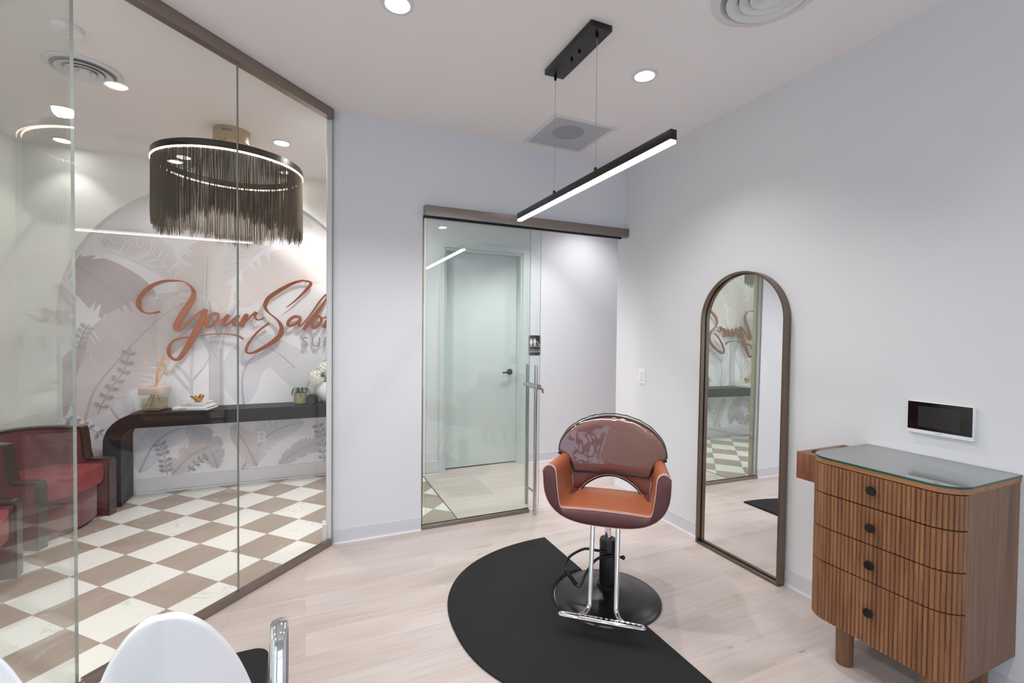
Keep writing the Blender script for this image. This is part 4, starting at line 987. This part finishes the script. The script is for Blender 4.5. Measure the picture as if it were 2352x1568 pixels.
# ------------------------------------------------------------ white shell chairs near the camera
def shellchair(label, loc, rz, arms=True):
    t = thing('shell_chair', label, 'salon chair', loc, rz)
    # facing +y ; shell back behind
    bm = bmesh.new(); rows = []
    NZ = 22
    for k in range(NZ+1):
        u = 1-(1-k/NZ)**2; z = .30+.555*u; d_ = .55*(1-u)
        a_ = .335*math.sqrt(d_)+1e-4; w_ = (a_**-5+.235**-5)**-.2+.003
        row = []
        for i in range(17):
            a = -1+2*i/16; x = a*w_
            y = -.03-.10*u**1.5+.06*(a*a)*w_/.235
            row.append(Vector((x, y, z)))
        rows.append(row)
    F = [[bm.verts.new(p) for p in r] for r in rows]
    Bk = [[bm.verts.new(p+Vector((0, -.022, -.004))) for p in r] for r in rows]
    for G_ in (F, Bk):
        for a, b in zip(G_, G_[1:]):
            for i in range(16): bm.faces.new((a[i], a[i+1], b[i+1], b[i]))
    for k in range(NZ):
        for i in (0, 16): bm.faces.new((F[k][i], F[k+1][i], Bk[k+1][i], Bk[k][i]))
    for k in (0, NZ):
        for i in range(16): bm.faces.new((F[k][i], F[k][i+1], Bk[k][i+1], Bk[k][i]))
    o = obj('back_shell', bm, WHITEP, t, smooth=True)
    sd = o.modifiers.new('sub', 'SUBSURF'); sd.levels = 1; sd.render_levels = 2
    bm = bmesh.new(); prism(bm, rounded(-.195, .195, -.10, .285, .05, 14), .39, .47)
    es = [e for e in bm.edges if abs(e.verts[0].co.z-e.verts[1].co.z) < 1e-5]
    bmesh.ops.bevel(bm, geom=es, offset=.012, segments=3, profile=.5, affect='EDGES'); obj('seat', bm, RUBBER, t, smooth='auto')
    for s, dz in ((1, 0), (-1, -.14)):
        if not arms: break
        P = catmull([(s*.235, -.06, .34+dz), (s*.235, -.04, .45+dz), (s*.235, -.01, .56+dz), (s*.235, .02, .63+dz), (s*.235, .045, .656+dz), (s*.235, .07, .660+dz), (s*.235, .092, .645+dz), (s*.235, .097, .60+dz), (s*.235, .085, .50+dz), (s*.235, .06, .40+dz if dz == 0 else .36)], 6)
        tb('armrest', P, .0115, CHROME, t, seg=20, sy=2.05, up=(1, 0, 0))
    bm = bmesh.new(); lathe(bm, [(0, 0), (.21, 0), (.215, .008), (.20, .02), (.05, .045), (.04, .06), (.035, .39), (0, .39)], 40, M=Matrix.Translation((0, .10, 0))); obj('pedestal', bm, CHROME, t, smooth='auto')
    return t
S1 = shellchair('white plastic shell chair with black seat and chrome armrest at the bottom of the frame', (-.305, 1.44, 0), math.radians(0))
S2_ = shellchair('white plastic shell chair of which only an edge shows in the bottom left corner', (-.630, 1.235, 0), math.radians(200), arms=False); S2_.scale = (.9, .9, 1.0)

# ------------------------------------------------------------ fringed chandelier
CH = (-.528, 4.22); t = thing('fringe_chandelier', 'large round chandelier with glowing ring and long bronze fringe in the lobby', 'chandelier', (CH[0], CH[1], 2.75))
bm = bmesh.new(); lathe(bm, [(0, .303-.0), (.125, .303), (.125, .205), (.12, .2), (0, .2)], 48); obj('canopy', bm, CHAMP, t, smooth='auto')
bm = bmesh.new()
for i in range(7): a = math.radians(-112+5*i); box(bm, -.002, .002, -.001, .001, .26, .278, M=Matrix.Translation((.1255*math.cos(a), .1255*math.sin(a), 0)) @ Matrix.Rotation(a+PI/2, 4, 'Z'))
obj('vent_slots', bm, INK, t)
bm = bmesh.new(); lathe(bm, [(.488, .0), (.505, .0), (.505, .048), (.488, .048)], 96, close=True); obj('ring', bm, SATIN, t, smooth='auto')
bm = bmesh.new(); lathe(bm, [(.487, -.009), (.506, -.009), (.5075, -.0005), (.486, -.0005)], 96, close=True); obj('led_strip', bm, LEDW, t, smooth='auto')
for a in (20, 140, 260):
    a = math.radians(a); tb('support_rod', [(.10*math.cos(a), .10*math.sin(a), .205), (.49*math.cos(a), .49*math.sin(a), .03)], .003, SATIN, t, seg=6)
bm = bmesh.new(); rf = random.Random(3)
for layer, (rad, cnt) in enumerate(((.4985, 2700), (.4965, 600))):
    for i in range(cnt):
        a = 2*PI*(i+rf.uniform(-.4, .4))/cnt; r_ = rad+rf.uniform(-.003, .003)
        L_ = .50+.025*math.sin(a*5)+.012*math.sin(a*31)+rf.uniform(-.035, .03)+(.03 if rf.random() < .12 else 0)
        x, y = r_*math.cos(a), r_*math.sin(a); x2, y2 = x+rf.uniform(-.004, .004), y+rf.uniform(-.004, .004); w_ = .00088
        tp = [bm.verts.new((x+w_*math.cos(k*2.0944+a), y+w_*math.sin(k*2.0944+a), .047)) for k in range(3)]
        bt = [bm.verts.new((x2+w_*math.cos(k*2.0944+a), y2+w_*math.sin(k*2.0944+a), .047-L_)) for k in range(3)]
        for k in range(3): bm.faces.new((tp[k], tp[(k+1) % 3], bt[(k+1) % 3], bt[k]))
fo = obj('fringe', bm, FRINGE, t); fo['kind'] = 'stuff'

# ------------------------------------------------------------ linear pendant
t = thing('linear_pendant', 'slim black linear LED pendant hanging on two wires over the salon chair', 'pendant light', (1.337, 2.19, H))
bx('canopy', (-.062, .062, -.225, .262, -.030, 0), SATIN, t, bev=.001)
for y in (-.185, .244):
    tb('wire', [(0, y, -.03), (0, y, -.715)], .0016, STEEL, t, seg=6)
    tb('wire_gripper', [(0, y, -.03), (0, y, -.055)], .008, SATIN, t, seg=10); tb('wire_gripper', [(0, y, -.70), (0, y, -.722)], .008, SATIN, t, seg=10)
for y in (-.02, .06): tb('screw', [(0, y, -.03), (0, y, -.044)], .007, SATIN, t, seg=10)
bx('bar', (-.016, .016, -.735, .735, -.762, -.722), SATIN, t, bev=.001)
bx('led_diffuser', (-.0145, .0145, -.732, .732, -.775, -.7625), LED, t)

# ------------------------------------------------------------ recessed ceiling fittings
def downlight(label, x, y, grp, r=.055):
    t = thing('downlight', label, 'recessed light', (x, y, H), 0, grp)
    bm = bmesh.new(); lathe(bm, [(r, -.001), (r+.022, -.001), (r+.020, -.006), (r+.004, -.007), (r, -.004)], 40, close=True); obj('trim_ring', bm, VENT, t, smooth='auto')
    bm = bmesh.new(); lathe(bm, [(0, -.0015), (r, -.0015), (r, -.0035), (0, -.0035)], 40); obj('lens', bm, LAMP, t, smooth='auto')
    return t
downlight('round downlight cut by the top edge, left of the black pendant canopy', .392, 2.254, 'salon downlights')
downlight('round downlight to the right of the black pendant canopy', 1.843, 2.256, 'salon downlights')
for x, y, lab in (
                  (-1.822, 5.014, 'round downlight close to the mural wall over the scallop of light at left'), (-.183, 4.302, 'round downlight right of the chandelier canopy'),
                  (-1.0, 5.03, 'round downlight seen through the left half of the chandelier fringe'),
                  (-.183, 5.08, 'round downlight seen through the right end of the chandelier fringe'), (.40, 4.0, 'added round downlight hidden behind the white pier to brighten the mural')):  # the fitting behind the pier is added to brighten the mural
    downlight(lab, x, y, 'lobby downlights')
def diffuser(name, lab, x, y, r):
    t = thing(name, lab, 'air vent', (x, y, H))
    bm = bmesh.new(); lathe(bm, [(r*1.0, -.001), (r*1.0, -.004), (r*.93, -.012), (r*.84, -.012), (r*.80, -.002), (r*.80, -.001)], 64, close=True); obj('flange', bm, VENT, t, smooth='auto')
    bm = bmesh.new(); lathe(bm, [(0, -.0005), (r*.82, -.0005), (r*.82, -.0015), (0, -.0015)], 64); obj('throat', bm, SPEAKM, t)
    for k, (ro, ri) in enumerate(((.73, .52), (.50, .33), (.31, .17))):
        bm = bmesh.new(); lathe(bm, [(r*ro, -.022), (r*ro-.002, -.026), (r*ri, -.008), (r*ri, -.003)], 64, close=True); obj('cone', bm, VENT, t, smooth='auto')
    bm = bmesh.new(); lathe(bm, [(0, -.024), (r*.13, -.024), (r*.15, -.014), (0, -.004)], 40); obj('cone', bm, VENT, t, smooth='auto')
diffuser('ceiling_diffuser', 'round white air diffuser in the salon ceiling, cut by the top edge', 1.895, 1.485, .235)
diffuser('ceiling_diffuser', 'round white air diffuser in the lobby ceiling behind the glass', -1.204, 3.592, .182)
t = thing('smoke_detector', 'flat round white smoke detector on the lobby ceiling', 'smoke detector', (-1.117, 3.127, H))
bm = bmesh.new(); lathe(bm, [(0, -.001), (.062, -.001), (.064, -.012), (.058, -.026), (.03, -.030), (0, -.030)], 40); obj('housing', bm, WPLAST, t, smooth='auto')
bm = bmesh.new(); lathe(bm, [(.012, -.0295), (.024, -.0295), (.022, -.033), (.014, -.033)], 24, close=True); obj('sensor_ring', bm, VENT, t, smooth='auto')
t = thing('return_grille', 'square grey mesh return air grille in the ceiling above the doorway', 'air vent', (1.865, 3.172, H))
bm = bmesh.new()
for d_ in ((-.268, .268, .238, .268), (-.268, .268, -.268, -.238), (-.268, -.238, -.238, .238), (.238, .268, -.238, .238)): box(bm, *d_, -.005, 0)
obj('frame', bm, VENT, t)
mg = plain('perforated_grey', sr(176, 178, 184), .6)
bx('mesh_panel', (-.24, .24, -.24, .24, -.003, -.0005), mg, t)
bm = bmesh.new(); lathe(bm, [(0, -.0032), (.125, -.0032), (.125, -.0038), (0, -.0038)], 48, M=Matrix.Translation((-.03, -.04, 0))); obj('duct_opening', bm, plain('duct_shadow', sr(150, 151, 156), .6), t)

# ------------------------------------------------------------ light
def spot(x, y, e, ang=118, blend=.7, col=(1, .975, .95), r=.05, z=H-.012):
    l = bpy.data.lights.new('spot', 'SPOT'); l.energy = e; l.spot_size = math.radians(ang); l.spot_blend = blend; l.color = col; l.shadow_soft_size = r
    o = bpy.data.objects.new('lamp', l); C.objects.link(o); o.location = (x, y, z); return o
E_S, E_L, E_W = 60, 100, 14
for x, y in ((.392, 2.254), (1.843, 2.256), (.392, .35), (1.843, .35), (.392, -1.5), (1.843, -1.5)): spot(x, y, (62 if y > 2 else 30)*(1.75 if x < 1 and y > 2 else 1), r=.03)  # rear rows are added behind the camera to light the salon
for x, y in ((.392, .35), (1.843, .35), (.392, -1.5), (1.843, -1.5)): downlight('added round downlight, unseen behind the camera, to light the salon', x, y, 'added salon downlights behind the camera')  # unseen fittings added to go with the rear spots
spot(-.183, 4.302, 165, 155, .8)
for x, y in ((-1.822, 5.014), (-1.0, 5.03), (-.183, 5.08)): spot(x, y, E_W, 95, .5)
spot(.40, 4.0, 150, 155, .8)  # added lamp out of view, lights the right of the mural
for x, y in ((-1.5, 1.9), (-1.5, .4), (-1.5, -1.2)):
    spot(x, y, 200, 155, .8); downlight('added round downlight, unseen past the left edge, to brighten the lobby', x, y, 'added lobby downlights past the left edge')  # lamps and fittings added out of view to brighten the lobby
for x, y in ((1.75, 4.2), (2.3, 4.3)): spot(x, y, 110, 90, .6)
spot(3.05, 4.35, 80, 130, .8)
def area(name, loc, rot, sx, sy, e, col):
    l = bpy.data.lights.new(name, 'AREA'); l.shape = 'RECTANGLE'; l.size = sx; l.size_y = sy; l.energy = e; l.color = col
    o = bpy.data.objects.new(name, l); C.objects.link(o); o.location = loc; o.rotation_euler = rot; return o
# LED bar (the emissive diffuser is small, this gives its light with little noise)
o = area('led_bar_light', (1.337, 2.19, H-.778), (0, 0, 0), .03, 1.46, 14, (1, .96, .93)); o.data.spread = math.radians(170)
# daylight portals in the window openings
for nm, x0, x1, z0, z1 in (('portal_a', -.5, 2.3, .25, 2.15), ('portal_b', -2.1, -1.0, .1, 2.6)):
    o = area(nm, ((x0+x1)/2, BY-.13, (z0+z1)/2), (PI/2, 0, PI), x1-x0, z1-z0, 1, (1, 1, 1)); o.data.cycles.is_portal = True
    o.rotation_euler = (-PI/2, 0, PI)
wd = bpy.data.worlds.new('world'); bpy.context.scene.world = wd; wd.use_nodes = True
bg = wd.node_tree.nodes['Background']; bg.inputs[0].default_value = (.62, .77, 1, 1); bg.inputs[1].default_value = 3.3

# ------------------------------------------------------------ camera
yaw, pitch, roll = math.radians(23.831), math.radians(-1.1282), math.radians(.5536)
f_ = Vector((math.sin(yaw)*math.cos(pitch), math.cos(yaw)*math.cos(pitch), math.sin(pitch)))
r_ = Vector((math.cos(yaw), -math.sin(yaw), 0)); u_ = r_.cross(f_)
r2_ = r_*math.cos(roll)+u_*math.sin(roll); u2_ = -r_*math.sin(roll)+u_*math.cos(roll)
cam = bpy.data.cameras.new('camera'); cam.sensor_width = 36; cam.lens = 1072.03/2352*36; cam.clip_start = .02
co = bpy.data.objects.new('camera', cam); C.objects.link(co)
co.matrix_world = Matrix(((r2_.x, u2_.x, -f_.x, 0), (r2_.y, u2_.y, -f_.y, 0), (r2_.z, u2_.z, -f_.z, 1.518), (0, 0, 0, 1)))
sc_ = bpy.context.scene; sc_.camera = co
vs_ = sc_.view_settings; vs_.view_transform = 'Standard'; vs_.look = 'None'; vs_.gamma = 1; vs_.use_curve_mapping = False; vs_.exposure = -0.33
cy_ = sc_.cycles; cy_.transparent_max_bounces = 32; cy_.max_bounces = 10; cy_.diffuse_bounces = 6; cy_.glossy_bounces = 6; cy_.sample_clamp_indirect = 6; cy_.blur_glossy = .5
